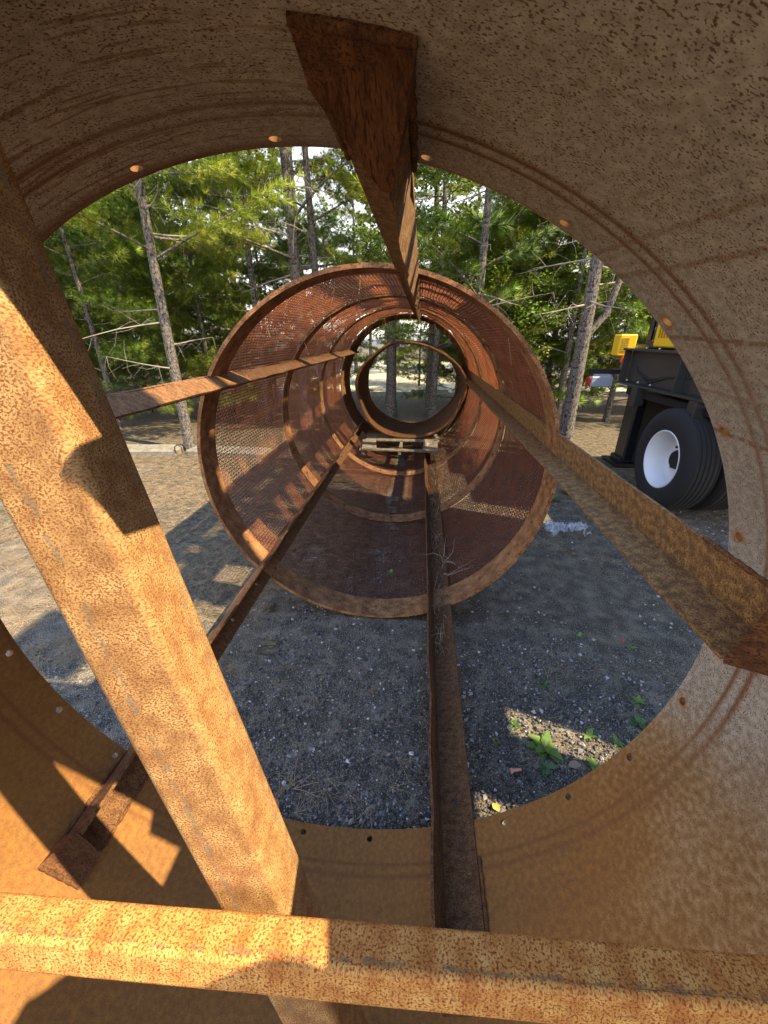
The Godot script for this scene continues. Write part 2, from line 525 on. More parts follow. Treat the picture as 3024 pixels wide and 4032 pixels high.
# a flat strip with round holes: o = corner, along / across = unit vectors, thick along the normal
func holed_strip(b: MB, o: Vector3, along: Vector3, across: Vector3, nrm: Vector3, length: float, wid: float, thick: float, holes: Array, hr: float, col: Color, wob := 0.0) -> void:
	var cuts: Array[float] = [0.0]
	var isole: Array[bool] = []
	for hpos in holes:
		var last: float = cuts[-1]
		var parts := maxi(1, int((hpos - hr * 1.5 - last) / 0.12))
		for k in parts:
			cuts.push_back(last + (hpos - hr * 1.5 - last) * (k + 1) / parts); isole.push_back(false)
		cuts.push_back(hpos + hr * 1.5); isole.push_back(true)
	var parts2 := maxi(1, int((length - cuts[-1]) / 0.12))
	var l0: float = cuts[-1]
	for k in parts2:
		cuts.push_back(l0 + (length - l0) * (k + 1) / parts2); isole.push_back(false)
	var at := func(s: float, t: float) -> Vector3:
		var e := wide.get_noise_2d(s * 130.0 + o.x * 999.0, t * 300.0) * wob
		return o + along * s + across * t + nrm * e
	var low := wid * 0.5 - hr * 1.5
	for side in 2:
		var n := nrm if side == 0 else -nrm
		var d := nrm * (0.0 if side == 0 else -thick)
		for i in cuts.size() - 1:
			var bands := [[0.0, wid]] if not isole[i] else [[0.0, low], [low, wid - low], [wid - low, wid]]
			for k in bands.size():
				var s0: float = cuts[i]; var s1: float = cuts[i + 1]
				var t0: float = bands[k][0]; var t1: float = bands[k][1]
				var q := []
				for st in [[s0, t0], [s1, t0], [s1, t1], [s0, t1]]:
					q.push_back(b.vert(at.call(st[0], st[1]) + d, n, Vector2.ZERO, col))
				if isole[i] and k == 1:
					var cs := (s0 + s1) * 0.5
					var ct := wid * 0.5
					var ring := PackedInt32Array()
					for s in 16:
						var a := TAU * (s - 6) / 16.0
						ring.push_back(b.vert(at.call(cs + cos(a) * hr, ct + sin(a) * hr) + d, n, Vector2.ZERO, col))
					for s in 4:
						for j in 4:
							b.tri(q[s], ring[(s * 4 + j - 2 + 16) % 16], ring[(s * 4 + j - 1 + 16) % 16])
						b.tri(q[s], q[(s + 1) % 4], ring[(s * 4 + 2) % 16])
					if side == 0:
						var f := b.v.size()
						for s in 17:
							var a := TAU * s / 16.0
							var p: Vector3 = at.call(cs + cos(a) * hr, ct + sin(a) * hr)
							var nn := -(along * cos(a) + across * sin(a))
							b.vert(p, nn, Vector2.ZERO, col); b.vert(p - nrm * thick, nn, Vector2.ZERO, col)
						for s in 16: b.quad(f + s * 2, f + s * 2 + 1, f + s * 2 + 3, f + s * 2 + 2)
				else:
					b.quad(q[0], q[1], q[2], q[3])
	for e in 2:   # long edges
		var f := b.v.size()
		var t := 0.0 if e == 0 else wid
		for s in cuts:
			var p: Vector3 = at.call(s, t)
			b.vert(p, across * (-1.0 if e == 0 else 1.0), Vector2.ZERO, col); b.vert(p - nrm * thick, across * (-1.0 if e == 0 else 1.0), Vector2.ZERO, col)
		for i in cuts.size() - 1: b.quad(f + i * 2, f + i * 2 + 1, f + i * 2 + 3, f + i * 2 + 2)
	for e in 2:
		var s: float = 0.0 if e == 0 else length
		b.flat([at.call(s, 0.0), at.call(s, wid), at.call(s, wid) - nrm * thick, at.call(s, 0.0) - nrm * thick], col, along * (-1.0 if e == 0 else 1.0))

func stringer(k: int) -> ArrayMesh:
	# an angle iron: one leg flat on the shell, the other pointing inward along its clockwise edge
	var b := MB.new()
	var p: float = BARS[k]
	var z0: float = [0.60, 0.56, 0.56, 0.47, 0.66][k]
	var len := ZE - 0.05 - z0
	var holes := []
	for i in 20: holes.push_back(0.42 + i * 0.31 + (0.02 if i % 3 == 0 else 0.0))
	var tan := rdir(p + 90.0 + 3.2)
	var nrm := -rdir(p + 3.2)
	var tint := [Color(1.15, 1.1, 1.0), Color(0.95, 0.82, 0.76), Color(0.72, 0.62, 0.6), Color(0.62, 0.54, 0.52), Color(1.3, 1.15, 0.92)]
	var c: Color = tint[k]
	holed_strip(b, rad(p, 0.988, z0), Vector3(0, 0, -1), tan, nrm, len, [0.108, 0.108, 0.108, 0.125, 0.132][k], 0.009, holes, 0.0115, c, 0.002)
	var rd := -rdir(p)
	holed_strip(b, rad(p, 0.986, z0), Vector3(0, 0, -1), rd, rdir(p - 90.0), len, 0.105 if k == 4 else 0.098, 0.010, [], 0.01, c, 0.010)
	return b.mesh()

func bar_end(k: int) -> ArrayMesh:   # the weld and the short sloping plate that close a stringer's near end
	var b := MB.new()
	var p: float = BARS[k]
	var tan := rdir(p + 93.2)
	var z0: float = [0.60, 0.56, 0.56, 0.47, 0.66][k]
	var a := rad(p, 0.990, z0 - 0.06)
	var c := Color(0.55, 0.42, 0.36)
	var f := [a - tan * 0.012, a + tan * (0.118 if k < 3 else 0.14)]
	var g := [rad(p, 0.886, z0 - 0.004) - tan * 0.008, rad(p, 0.886, z0 - 0.004) + tan * 0.006]
	var h := [rad(p, 0.985, z0 + 0.015) + tan * (0.114 if k < 3 else 0.135)]
	b.flat([f[0], f[1], h[0] - rdir(p) * 0.012, g[1], g[0]], c, Vector3(0, 0, 1))
	b.flat([f[0], g[0], rad(p, 0.985, z0 + 0.01) - tan * 0.010], c, -tan)
	# weld beads along the leg inside the shell, then along its foot
	for e in 2:
		var wp := []
		var wr := []
		for i in 24:
			wp.push_back(rad(p, 0.990, z0 + 0.26 * i / 23.0) + tan * (-0.004 if e == 0 else (0.112 if k < 3 else 0.134)))
			wr.push_back(0.006 + 0.0016 * sin(i * 2.1) + 0.001 * sin(i * 5.3))
		b.tube(wp, wr, 6, Color(0.62, 0.5, 0.44))
	# the foot
	var ps := []
	var rs := []
	for i in 13:
		ps.push_back(f[0].lerp(f[1], i / 12.0) + rdir(p) * 0.004)
		rs.push_back(0.007 + 0.001 * sin(i * 2.3))
	b.tube(ps, rs, 7, Color(0.5, 0.4, 0.36))
	return b.mesh()

func band(z0: float, z1: float, r_in: float, r_out: float, segs := 120, holes := false) -> ArrayMesh:
	var b := MB.new()
	b.lathe([Vector2(r_out, z0), Vector2(r_in, z0), Vector2(r_in, z1), Vector2(r_out, z1), Vector2(r_out, z0)], segs, Vector3(0, AY, 0), Vector3(0, 0, -1), Vector3.UP)
	for i in b.n.size():   # faces look away from the ring's middle
		var q := Vector3(b.v[i].x, b.v[i].y - AY, 0)
		var mid := q.normalized() * (r_in + r_out) * 0.5
		if absf(b.n[i].z) > 0.5: b.n[i].z = 1.0 if absf(-b.v[i].z - z0) < 0.001 else -1.0
		elif b.n[i].dot(q - mid) < 0.0: b.n[i] = -b.n[i]
	for i in range(0, b.ix.size(), 3):
		var g := (b.v[b.ix[i + 2]] - b.v[b.ix[i]]).cross(b.v[b.ix[i + 1]] - b.v[b.ix[i]])
		if g.dot(b.n[b.ix[i]]) < 0.0:
			var t := b.ix[i + 1]
			b.ix[i + 1] = b.ix[i + 2]
			b.ix[i + 2] = t
	return b.mesh()

func screen(length: float, wire: float, sd: int) -> ArrayMesh:
	# woven wire over 72 degrees, from angle 0, z from 0 to length
	var b := MB.new()
	var pitch := 0.0215
	var na := int(deg_to_rad(72.0) / pitch) + 1
	var nz := int(length / pitch)
	var amp := wire * 0.62
	var f := FastNoiseLite.new()
	f.seed = sd
	f.frequency = 1.0
	var at := func(i: int, j: int, lift: float) -> Vector3:
		var p := 72.0 * i / (na - 1)
		var z := length * j / nz
		var bulge := sin(PI * z / length) * 0.010 * (0.4 + f.get_noise_2d(p * 0.08, z * 1.6)) + f.get_noise_2d(p * 0.2 + 40.0, z * 5.0) * 0.003
		p += f.get_noise_2d(z * 2.0, p * 0.05 + 9.0) * 0.35
		var r := 1.010 + lift + bulge
		return Vector3(cos(deg_to_rad(p)) * r, sin(deg_to_rad(p)) * r, -z - f.get_noise_2d(p * 0.06 + 70.0, z) * 0.012)
	for way in 2:
		var lines := na if way == 0 else nz + 1
		var steps := nz + 1 if way == 0 else na
		for l in lines:
			var last := -1
			for s in steps:
				var i := l if way == 0 else s
				var j := s if way == 0 else l
				var up := 1.0 if (i + j) % 2 == 0 else -1.0
				var q: Vector3 = at.call(i, j, amp * up * (1.0 if way == 0 else -1.0))
				var ang := 72.0 * i / (na - 1)
				var out := rdir(ang)
				var side := rdir(ang + 90.0) if way == 0 else Vector3(0, 0, -1)
				var shade := 0.85 + 0.5 * f.get_noise_2d(i * 0.11 + way * 50.0, j * 0.11)
				var tint := Color(shade, shade * (0.96 + 0.1 * f.get_noise_2d(i * 0.04, j * 0.04 + 33.0)), shade * 0.95)
				var first := b.v.size()
				for e in 3:
					var a := TAU * e / 3.0 + (0.5 if way == 0 else 0.0)
					var nn := out * cos(a) + side * sin(a)
					b.vert(q + nn * wire * 0.5, nn, Vector2.ZERO, tint)
				if last >= 0:
					for e in 3:
						b.quad(last + e, last + (e + 1) % 3, first + (e + 1) % 3, first + e)
				last = first
	return b.mesh()

func rounded_tube(p0: Vector3, dir: Vector3, side: Vector3, size: float, r: float, t0: float, t1: float, turn: float, uvl: float) -> ArrayMesh:
	# a square tube with rounded corners; side points from the tube to the eye
	var b := MB.new()
	var x := (side - dir * side.dot(dir)).normalized()
	var y := dir.cross(x)
	var sec := []
	for c in 4:
		for k in 6:
			var a := TAU * c / 4.0 + TAU / 4.0 * k / 5.0
			var q := Vector2(signf(cos(TAU * (c + 0.5) / 4.0)), signf(sin(TAU * (c + 0.5) / 4.0))) * (size * 0.5 - r)
			sec.push_back([q + Vector2(cos(a), sin(a)) * r, Vector2(cos(a), sin(a))])
	var run := [0.0]
	for i in sec.size(): run.push_back(run[-1] + sec[i][0].distance_to(sec[(i + 1) % sec.size()][0]))
	var steps := 40
	var rows := []
	for s in steps + 1:
		var t := lerpf(t0, t1, float(s) / steps)
		var row := PackedInt32Array()
		for i in sec.size() + 1:
			var q: Vector2 = sec[i % sec.size()][0].rotated(turn)
			var n: Vector2 = sec[i % sec.size()][1].rotated(turn)
			var e := wide.get_noise_2d(t * 90.0, i * 30.0) * 0.0012
			row.push_back(b.vert(p0 + dir * t + (x * q.x + y * q.y) + (x * n.x + y * n.y) * e, x * n.x + y * n.y, Vector2.ZERO, Color.WHITE, Vector2(run[i] / run[-1], t / uvl)))
		rows.push_back(row)
	for s in steps:
		for i in sec.size():
			b.quad(rows[s][i], rows[s][i + 1], rows[s + 1][i + 1], rows[s + 1][i])
	return b.mesh()

func build_drum() -> void:
	var t := base("trommel_drum")
	tag(t, "long rusty steel trommel drum with woven mesh screen and solid near shell", "trommel")
	var sh := put("shell", shell(), M.shell, t)
	for k in 5:
		var s := put("stringer", stringer(k), M.bar, t)
		put("end_weld", bar_end(k), M.bar, s)
	put("front_flange", band(ZF, 2.25, 0.986, 1.006), M.flange, t)
	for z in [3.53, 4.95]:
		put("hoop", band(z, z + 0.16, 0.992, 1.003), M.flange, t)
	put("end_band", band(6.33, ZE, 0.985, 1.000), M.flange, t)
	put("end_lip", band(ZE - 0.02, ZE, 0.945, 1.02), M.flange, t)
	var panels := []
	for v in 2:
		panels.push_back(screen(1.26, 0.0049, 300 + v))
		panels.push_back(screen(1.26, 0.0064, 320 + v))
	for bay in 3:
		var z0: float = [2.27, 3.70, 5.12][bay]
		var z1: float = [3.52, 4.94, 6.32][bay]
		for k in 5:
			var thick := 1 if k == 3 or k == 4 else 0
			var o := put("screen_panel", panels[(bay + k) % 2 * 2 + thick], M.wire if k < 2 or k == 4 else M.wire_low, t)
			o.position = Vector3(0, AY, -z0)
			o.rotation.z = deg_to_rad(BARS[k])
			o.scale.z = (z1 - z0) / 1.26
	# bolt heads round the flange and hoops
	var b := MB.new()
	for z in [2.16, 3.61, 5.03]:
		for k in 25:
			var p := -3.6 + 14.4 * k
			var q := rad(p, 0.992, z)
			b.lathe([Vector2(0.0, 0.011), Vector2(0.009, 0.009), Vector2(0.011, 0.004), Vector2(0.011, -0.002)], 8, q, -rdir(p), Vector3(0, 0, 1), Color(0.55, 0.48, 0.45), 1.0, 1.0)
	tag(put("bolt_heads", b.mesh(), M.bar, t), "", "", "", "stuff")
	# the cross brace at the mouth: an upright and a level square tube
	var cam := Vector3(0.25, AY + 0.703, 0.0)
	var dir := Vector3(0.21678, -0.97251, 0.08509).normalized()
	var e := Vector3(-0.69513, -0.21497, -0.68599).normalized()
	put("brace_post", rounded_tube(cam + e * 0.57, dir, -e, 0.099, 0.013, -0.41, 1.60, deg_to_rad(37.0), 0.9), M.strut, t)
	var bd := Vector3(0.9994, 0.029, -0.018).normalized()
	var bc := cam + Vector3(-0.2024, -0.9398, -0.2752) * 0.83
	put("brace_beam", rounded_tube(bc, bd, Vector3(0, 1, 0), 0.0585, 0.009, -1.07, 0.905, deg_to_rad(-15.0), 0.9), M.beam, t)

# ------------------------------------------------------------------ start
func _ready() -> void:
	rng.seed = 20
	wide.seed = 5
	wide.frequency = 0.02
	# camera
	var cam := Camera3D.new()
	cam.name = "camera"
	cam.fov = 105.23
	cam.near = 0.02
	cam.far = 400.0
	add_child(cam)
	var d := Vector3((912.0 - 829.5) / 845.0, (725.0 - 1106.0) / 845.0, 1.0).normalized()   # the drum's axis in camera axes: right, down, forward
	var yd := Vector3(0, d.z, -d.y).normalized()
	var xr := yd.cross(d)
	# columns: camera right, down, forward in drum axes (right, down, forward)
	var right := Vector3(xr.x, -yd.x, -d.x)
	var down := Vector3(xr.y, -yd.y, -d.y)
	var fwd := Vector3(xr.z, -yd.z, -d.z)
	cam.transform = Transform3D(Basis(right, -down, -fwd).orthonormalized(), Vector3(0.25, AY + 0.703, 0.0))
	# sky and sun
	var env := Environment.new()
	env.background_mode = Environment.BG_SKY
	var sm := ProceduralSkyMaterial.new()
	sm.sky_top_color = Color(0.39, 0.52, 0.71)
	sm.sky_horizon_color = Color(1.0, 0.965, 0.91)
	sm.sky_curve = 0.26
	sm.sky_energy_multiplier = 1.25
	sm.ground_bottom_color = Color(0.25, 0.24, 0.22)
	sm.ground_horizon_color = Color(0.6, 0.62, 0.62)
	var sky := Sky.new()
	sky.sky_material = sm
	env.sky = sky
	env.tonemap_mode = Environment.TONE_MAPPER_LINEAR
	env.tonemap_exposure = 2.6
	env.sdfgi_enabled = true
	env.ssao_enabled = true
	env.ssil_enabled = true
	var we := WorldEnvironment.new()
	we.name = "sky"
	we.environment = env
	add_child(we)
	var sun := DirectionalLight3D.new()
	sun.name = "sun"
	sun.light_energy = 1.6
	sun.light_color = Color(1.0, 0.925, 0.77)
	sun.light_angular_distance = 0.5
	sun.shadow_enabled = true
	add_child(sun)
	var az := deg_to_rad(19.0)
	var el := deg_to_rad(50.0)
	var to_sun := Vector3(cos(el) * cos(az), sin(el), cos(el) * sin(az))
	sun.look_at_from_position(to_sun * 20.0, Vector3.ZERO, Vector3.UP)
	make_materials()
	build_ground()
	build_forest()
	build_drum()
	build_ring_and_pallet()
	build_machine()
	build_small()

# ------------------------------------------------------------------ the yard
func ground_height(x: float, z: float) -> float:   # z = metres in front of the camera
	var h := wide.get_noise_2d(x * 9.0, z * 9.0) * 0.03 + wide.get_noise_2d(x * 60.0 + 300.0, z * 60.0) * 0.008
	h *= smoothstep(0.4, 1.6, maxf(absf(x) - 0.4, z - 7.2))
	h += smoothstep(5.8, 7.5, z - 0.12 * x) * 0.05 + smoothstep(7.0, 12.0, z) * -0.25
	return h

func sheet(x0: float, x1: float, z0: float, z1: float, step: float, lift: float, edge := false) -> ArrayMesh:
	var b := MB.new()
	var nx := int((x1 - x0) / step)
	var nz := int((z1 - z0) / step)
	for j in nz + 1:
		for i in nx + 1:
			var x := lerpf(x0, x1, float(i) / nx)
			var z := lerpf(z0, z1, float(j) / nz)
			var e := 0.05
			var nn := Vector3(ground_height(x - e, z) - ground_height(x + e, z), 2.0 * e, ground_height(x, z + e) - ground_height(x, z - e))
			nn.z = (ground_height(x, z + e) - ground_height(x, z - e))
			b.vert(Vector3(x, ground_height(x, z) + lift, -z), nn.normalized(), Vector2.ZERO, Color.WHITE)
	for j in nz:
		for i in nx:
			var k := j * (nx + 1) + i
			if edge:   # an irregular border
				var x := lerpf(x0, x1, (i + 0.5) / nx)
				var z := lerpf(z0, z1, (j + 0.5) / nz)
				var m := minf(minf(x - x0, x1 - x), minf(z - z0, z1 - z))
				if m + wide.get_noise_2d(x * 70.0, z * 70.0) * 0.9 < 0.45: continue
			b.quad(k, k + 1, k + nx + 2, k + nx + 1)
	return b.mesh()

func pebble(sd: int) -> ArrayMesh:
	var r := RandomNumberGenerator.new()
	r.seed = sd
	var b := MB.new()
	var pts := []
	for i in 6:
		var a: Vector3 = [Vector3.RIGHT, Vector3.LEFT, Vector3.UP, Vector3.DOWN, Vector3.BACK, Vector3.FORWARD][i]
		pts.push_back(a * r.randf_range(0.7, 1.25) + Vector3(r.randf() - 0.5, r.randf() - 0.5, r.randf() - 0.5) * 0.5)
	for sx in [0, 1]:
		for sy in [2, 3]:
			for sz in [4, 5]:
				b.flat([pts[sx], pts[sy], pts[sz]], Color.WHITE, pts[sx] + pts[sy] + pts[sz])
	return b.mesh()

func build_ground() -> void:
	tag(put("ground", sheet(-60.0, 60.0, -30.0, 5.6, 2.0, -0.0), M.ground), "", "", "", "structure")
	var far := put("forest_floor", sheet(-60.0, 60.0, 5.6, 90.0, 1.6, 0.0), M.litter)
	tag(far, "", "", "", "structure")
	var near := put("needle_litter", sheet(-9.0, -0.55, 1.45, 6.4, 0.12, 0.006, true), M.litter)
	tag(near, "", "", "", "structure")
	tag(put("litter_under_drum", sheet(-1.2, 0.55, 2.0, 6.6, 0.08, 0.010, true), M.litter), "", "", "", "structure")
	var clear := put("clearing", sheet(-5.0, 9.0, 15.0, 34.0, 0.7, 0.02, true), M.pale)
	tag(clear, "", "", "", "structure")
	# loose stones on the asphalt
	var ts := []
	var cs := []
	for i in 64000:
		var z := 0.72 + pow(rng.randf(), 1.5) * 4.6
		var x := rng.randf_range(-0.95 - z * 0.72, 0.6 + z * 0.75)
		if x < -0.6 and z > 1.5 and rng.randf() < 0.55: continue
		var s := rng.randf_range(0.0028, 0.0068) * (1.0 + pow(rng.randf(), 6.0) * 1.4)
		var t := Transform3D(Basis.from_euler(Vector3(rng.randf() * 6.0, rng.randf() * 6.0, rng.randf() * 6.0)).scaled(Vector3(s, s * 0.7, s)), Vector3(x, ground_height(x, z) + s * 0.25, -z))
		ts.push_back(t)
		var g := 0.035 + 0.26 * rng.randf() * rng.randf()
		if rng.randf() < 0.06: g = rng.randf_range(0.22, 0.55)
		var w := rng.randf_range(0.0, 0.16)
		cs.push_back(Color(g * (1.0 + w), g, g * (1.02 - w)))
	tag(many("gravel", pebble(1), M.stone, ts, cs, self), "loose grey and white gravel scattered over the asphalt", "gravel", "", "stuff")
	# dry pine needles
	var nb := MB.new()
	for k in 3:
		var a := 0.35 * (k - 1)
		var p := Vector3.ZERO
		for s in 3:
			var q := p + Vector3(cos(a + s * 0.12 * (k - 1)), 0.05 * (1 - s), sin(a + s * 0.12 * (k - 1))) * 0.36
			var sd := Vector3(-sin(a), 0, cos(a)) * 0.009
			nb.flat([p - sd, p + sd, q + sd, q - sd], Color.WHITE, Vector3.UP)
			p = q
	ts = []
	cs = []
	for i in 26000:
		var z := 0.0
		var x := 0.0
		if i < 22500:
			z = 1.5 + rng.randf() * 4.5
			x = -0.75 - pow(rng.randf(), 0.9) * (2.0 + z * 0.75)
			if wide.get_noise_2d(x * 55.0, z * 55.0) < -0.12 and rng.randf() < 0.85: continue
		elif i < 24500:
			z = rng.randf_range(2.6, 5.6); x = rng.randf_range(1.0, 3.0)
			if wide.get_noise_2d(x * 70.0, z * 40.0) < 0.1: continue
		elif i < 24516:
			z = rng.randf_range(0.87, 1.02); x = rng.randf_range(-0.32, 0.34)
		else:
			z = rng.randf_range(0.8, 3.5); x = rng.randf_range(-1.2, 2.0)
			if rng.randf() < 0.8: continue
		var s := rng.randf_range(0.06, 0.11)
		var up := Basis.from_euler(Vector3(rng.randf_range(-0.25, 0.25), rng.randf() * TAU, rng.randf_range(-0.25, 0.25)))
		ts.push_back(Transform3D(up.scaled(Vector3(s, s, s)), Vector3(x, ground_height(x, z) + rng.randf_range(0.006, 0.024), -z)))
		var g := rng.randf_range(0.6, 1.25)
		cs.push_back(Color(0.32 * g, 0.22 * g, 0.12 * g))
	tag(many("fallen_needles", nb.mesh(), M.needle, ts, cs, self), "dry tan pine needles lying over the yard", "pine needles", "", "stuff")

# ------------------------------------------------------------------ the wood
func tuft(b: MB, at: Vector3, dir: Vector3, len: float, count: int, w: float, r: RandomNumberGenerator, spread: float) -> void:
	var x := dir.cross(Vector3(0.31, 0.9, 0.2)).normalized()
	var y := dir.cross(x)
	for i in count:
		var a := r.randf() * TAU
		var k := spread * sqrt(r.randf())
		var d := (dir * cos(k) + (x * cos(a) + y * sin(a)) * sin(k)).normalized()
		var s := d.cross(Vector3(r.randf() - 0.5, r.randf() - 0.5, r.randf() - 0.5)).normalized() * w
		var l := len * r.randf_range(0.75, 1.1)
		var g := r.randf_range(0.75, 1.25)
		var c := Color(g, g, g)
		var nn := (d + Vector3(0, 0.7, 0)).normalized()
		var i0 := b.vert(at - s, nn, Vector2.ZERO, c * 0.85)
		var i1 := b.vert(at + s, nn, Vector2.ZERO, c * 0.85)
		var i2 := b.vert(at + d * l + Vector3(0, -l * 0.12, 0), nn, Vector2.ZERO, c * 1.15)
		b.tri(i0, i1, i2)

func spray(sd: int, len: float, needle: float, tufts: int, count: int, w: float) -> ArrayMesh:
	# a leafy twig along +x
	var r := RandomNumberGenerator.new()
	r.seed = sd
	var b := MB.new()
	for i in tufts:
		var t := (i + 0.6) / tufts
		var sideways := (r.randf() - 0.5) * 2.0 * len * 0.5 * (1.0 - t * 0.5)
		var at := Vector3(len * t, r.randf_range(-0.03, 0.06), sideways)
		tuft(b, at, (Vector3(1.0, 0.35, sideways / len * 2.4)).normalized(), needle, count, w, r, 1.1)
	return b.mesh()

func leaf_spray(sd: int) -> ArrayMesh:
	var r := RandomNumberGenerator.new()
	r.seed = sd
	var b := MB.new()
	for i in 26:
		var p := Vector3(r.randf() * 0.5, r.randf_range(-0.12, 0.12), r.randf_range(-0.22, 0.22))
		var d := Vector3(r.randf() - 0.2, r.randf_range(-0.5, 0.2), r.randf() - 0.5).normalized()
		var s := d.cross(Vector3(r.randf() - 0.5, 1.0, r.randf() - 0.5)).normalized()
		var l := r.randf_range(0.05, 0.09)
		var g := r.randf_range(0.75, 1.25)
		b.flat([p, p + d * l * 0.5 + s * l * 0.3, p + d * l, p + d * l * 0.5 - s * l * 0.3], Color(g, g, g), Vector3(0.2, 1, 0))
	return b.mesh()

var sprays := []
var leaf_sprays := []

# a tree: trunk with limbs, and a crown of sprays on its limbs
func tree(kind: String, sd: int, height: float, r0: float, first_limb: float, crown_from: float, reach: float, limbs: int, per_limb: int, tint: Color, dead := 5, fork := false) -> Node3D:
	var r := RandomNumberGenerator.new()
	r.seed = sd
	var o := base(kind)
	var b := MB.new()
	var ps := []
	var rs := []
	var bend := Vector3(r.randf() - 0.5, 0, r.randf() - 0.5) * 0.25
	for i in 15:
		var t := i / 14.0
		ps.push_back(Vector3(sin(t * 5.0 + sd) * 0.05 * t, height * t - 0.1, cos(t * 4.0 + sd) * 0.05 * t) + bend * t * t)
		rs.push_back(r0 * (1.0 - t * 0.82) + (0.35 * r0 if i == 0 else 0.0))
	b.tube(ps, rs, 9, Color(1, 1, 1), true)
	var on := func(h: float) -> Vector3:
		var k := clampf((h + 0.1) / height * 14.0, 0.0, 13.99)
		return ps[int(k)].lerp(ps[int(k) + 1], k - int(k))
	if fork:
		var f0: Vector3 = on.call(height * 0.20)
		b.tube([f0, f0 + Vector3(0.28, 0.35, -0.05), f0 + Vector3(0.42, 1.0, -0.1), f0 + Vector3(0.5, 3.2, -0.25)], [r0 * 0.5, r0 * 0.45, r0 * 0.38, r0 * 0.2], 8, Color(1, 1, 1))
	var twigs := MB.new()
	var ts := []
	var cs := []
	for i in limbs + dead:
		var is_dead := i >= limbs
		var u := (i + r.randf()) / limbs if not is_dead else 0.0
		var h := lerpf(crown_from, height * 0.97, u) if not is_dead else r.randf_range(first_limb, crown_from + (height - crown_from) * 0.4)
		var a := i * 2.4 + r.randf() * 0.7
		var len := reach * (1.0 - 0.72 * u) * r.randf_range(0.7, 1.15) if not is_dead else reach * r.randf_range(0.35, 0.8)
		var p: Vector3 = on.call(h)
		var q := [p]
		var qr := [r0 * 0.24 * (1.0 - 0.6 * u)]
		if is_dead: qr[0] = r0 * 0.14
		var d := Vector3(cos(a), r.randf_range(0.0, 0.5) if not is_dead else r.randf_range(-0.35, 0.15), sin(a)).normalized()
		for s in 4:
			d = (d + Vector3(r.randf() - 0.5, r.randf_range(-0.12, 0.16), r.randf() - 0.5) * 0.45).normalized()
			q.push_back(q[-1] + d * len / 4.0)
			qr.push_back(qr[0] * (1.0 - 0.21 * (s + 1)))
		(twigs if is_dead else b).tube(q, qr, 5, Color(1, 1, 1) if not is_dead else Color(1.25, 1.2, 1.12), false)
		if is_dead:
			for k in 9:
				var st: Vector3 = q[1 + k % 4]
				var td := Vector3(r.randf() - 0.5, r.randf() - 0.6, r.randf() - 0.5).normalized()
				var m := st + td * len * 0.16
				twigs.tube([st, m, m + (td + Vector3(r.randf() - 0.5, r.randf() - 0.5, r.randf() - 0.5)).normalized() * len * 0.16], [qr[3] * 0.7, qr[3] * 0.45, qr[3] * 0.2], 3, Color(1.3, 1.25, 1.18), false)
			continue
		for k in per_limb:
			var t := 0.3 + 0.7 * (k + r.randf() * 0.6) / per_limb
			var seg := clampi(int(t * 4.0), 0, 3)
			var st: Vector3 = q[seg].lerp(q[seg + 1], clampf(t * 4.0 - seg, 0.0, 1.0))
			var yaw := atan2(-d.z, d.x) + r.randf_range(-1.1, 1.1)
			var bs := Basis.from_euler(Vector3(r.randf_range(-0.4, 0.4), yaw, r.randf_range(-0.15, 0.5)))
			var sc := r.randf_range(0.75, 1.25)
			ts.push_back(Transform3D(bs.scaled(Vector3(sc, sc, sc)), st))
			var g := r.randf_range(0.7, 1.3)
			var warm := r.randf_range(-0.12, 0.18)
			cs.push_back(Color(tint.r * g * (1.0 + warm), tint.g * g, tint.b * g * (1.0 - warm)))
	put("trunk", b.mesh(), M.bark, o)
	if dead > 0: tag(put("dead_branches", twigs.mesh(), M.twig, o), "", "", "", "stuff")
	var crown := many("crown", sprays[sd % sprays.size()] if kind != "leafy_tree" else leaf_sprays[sd % 2], M.pine if kind != "leafy_tree" else M.leaf, ts, cs, o)
	tag(crown, "", "", "", "stuff")
	return o

func plant_tree(t: Node3D, x: float, z: float, turn: float, label: String, group := "", s := 1.0) -> void:
	t.position = Vector3(x, ground_height(x, z) - 0.04, -z)
	t.rotation.y = turn
	t.scale = Vector3(s, s, s)
	tag(t, label, "tree", group)

func copy_of(o: Node3D) -> Node3D:
	var c: Node3D = o.duplicate()
	c.name = numbered(String(o.name).trim_suffix("_" + String(o.name).get_slice("_", String(o.name).get_slice_count("_") - 1)) if String(o.name).right(3).is_valid_int() else String(o.name))
	add_child(c)
	return c

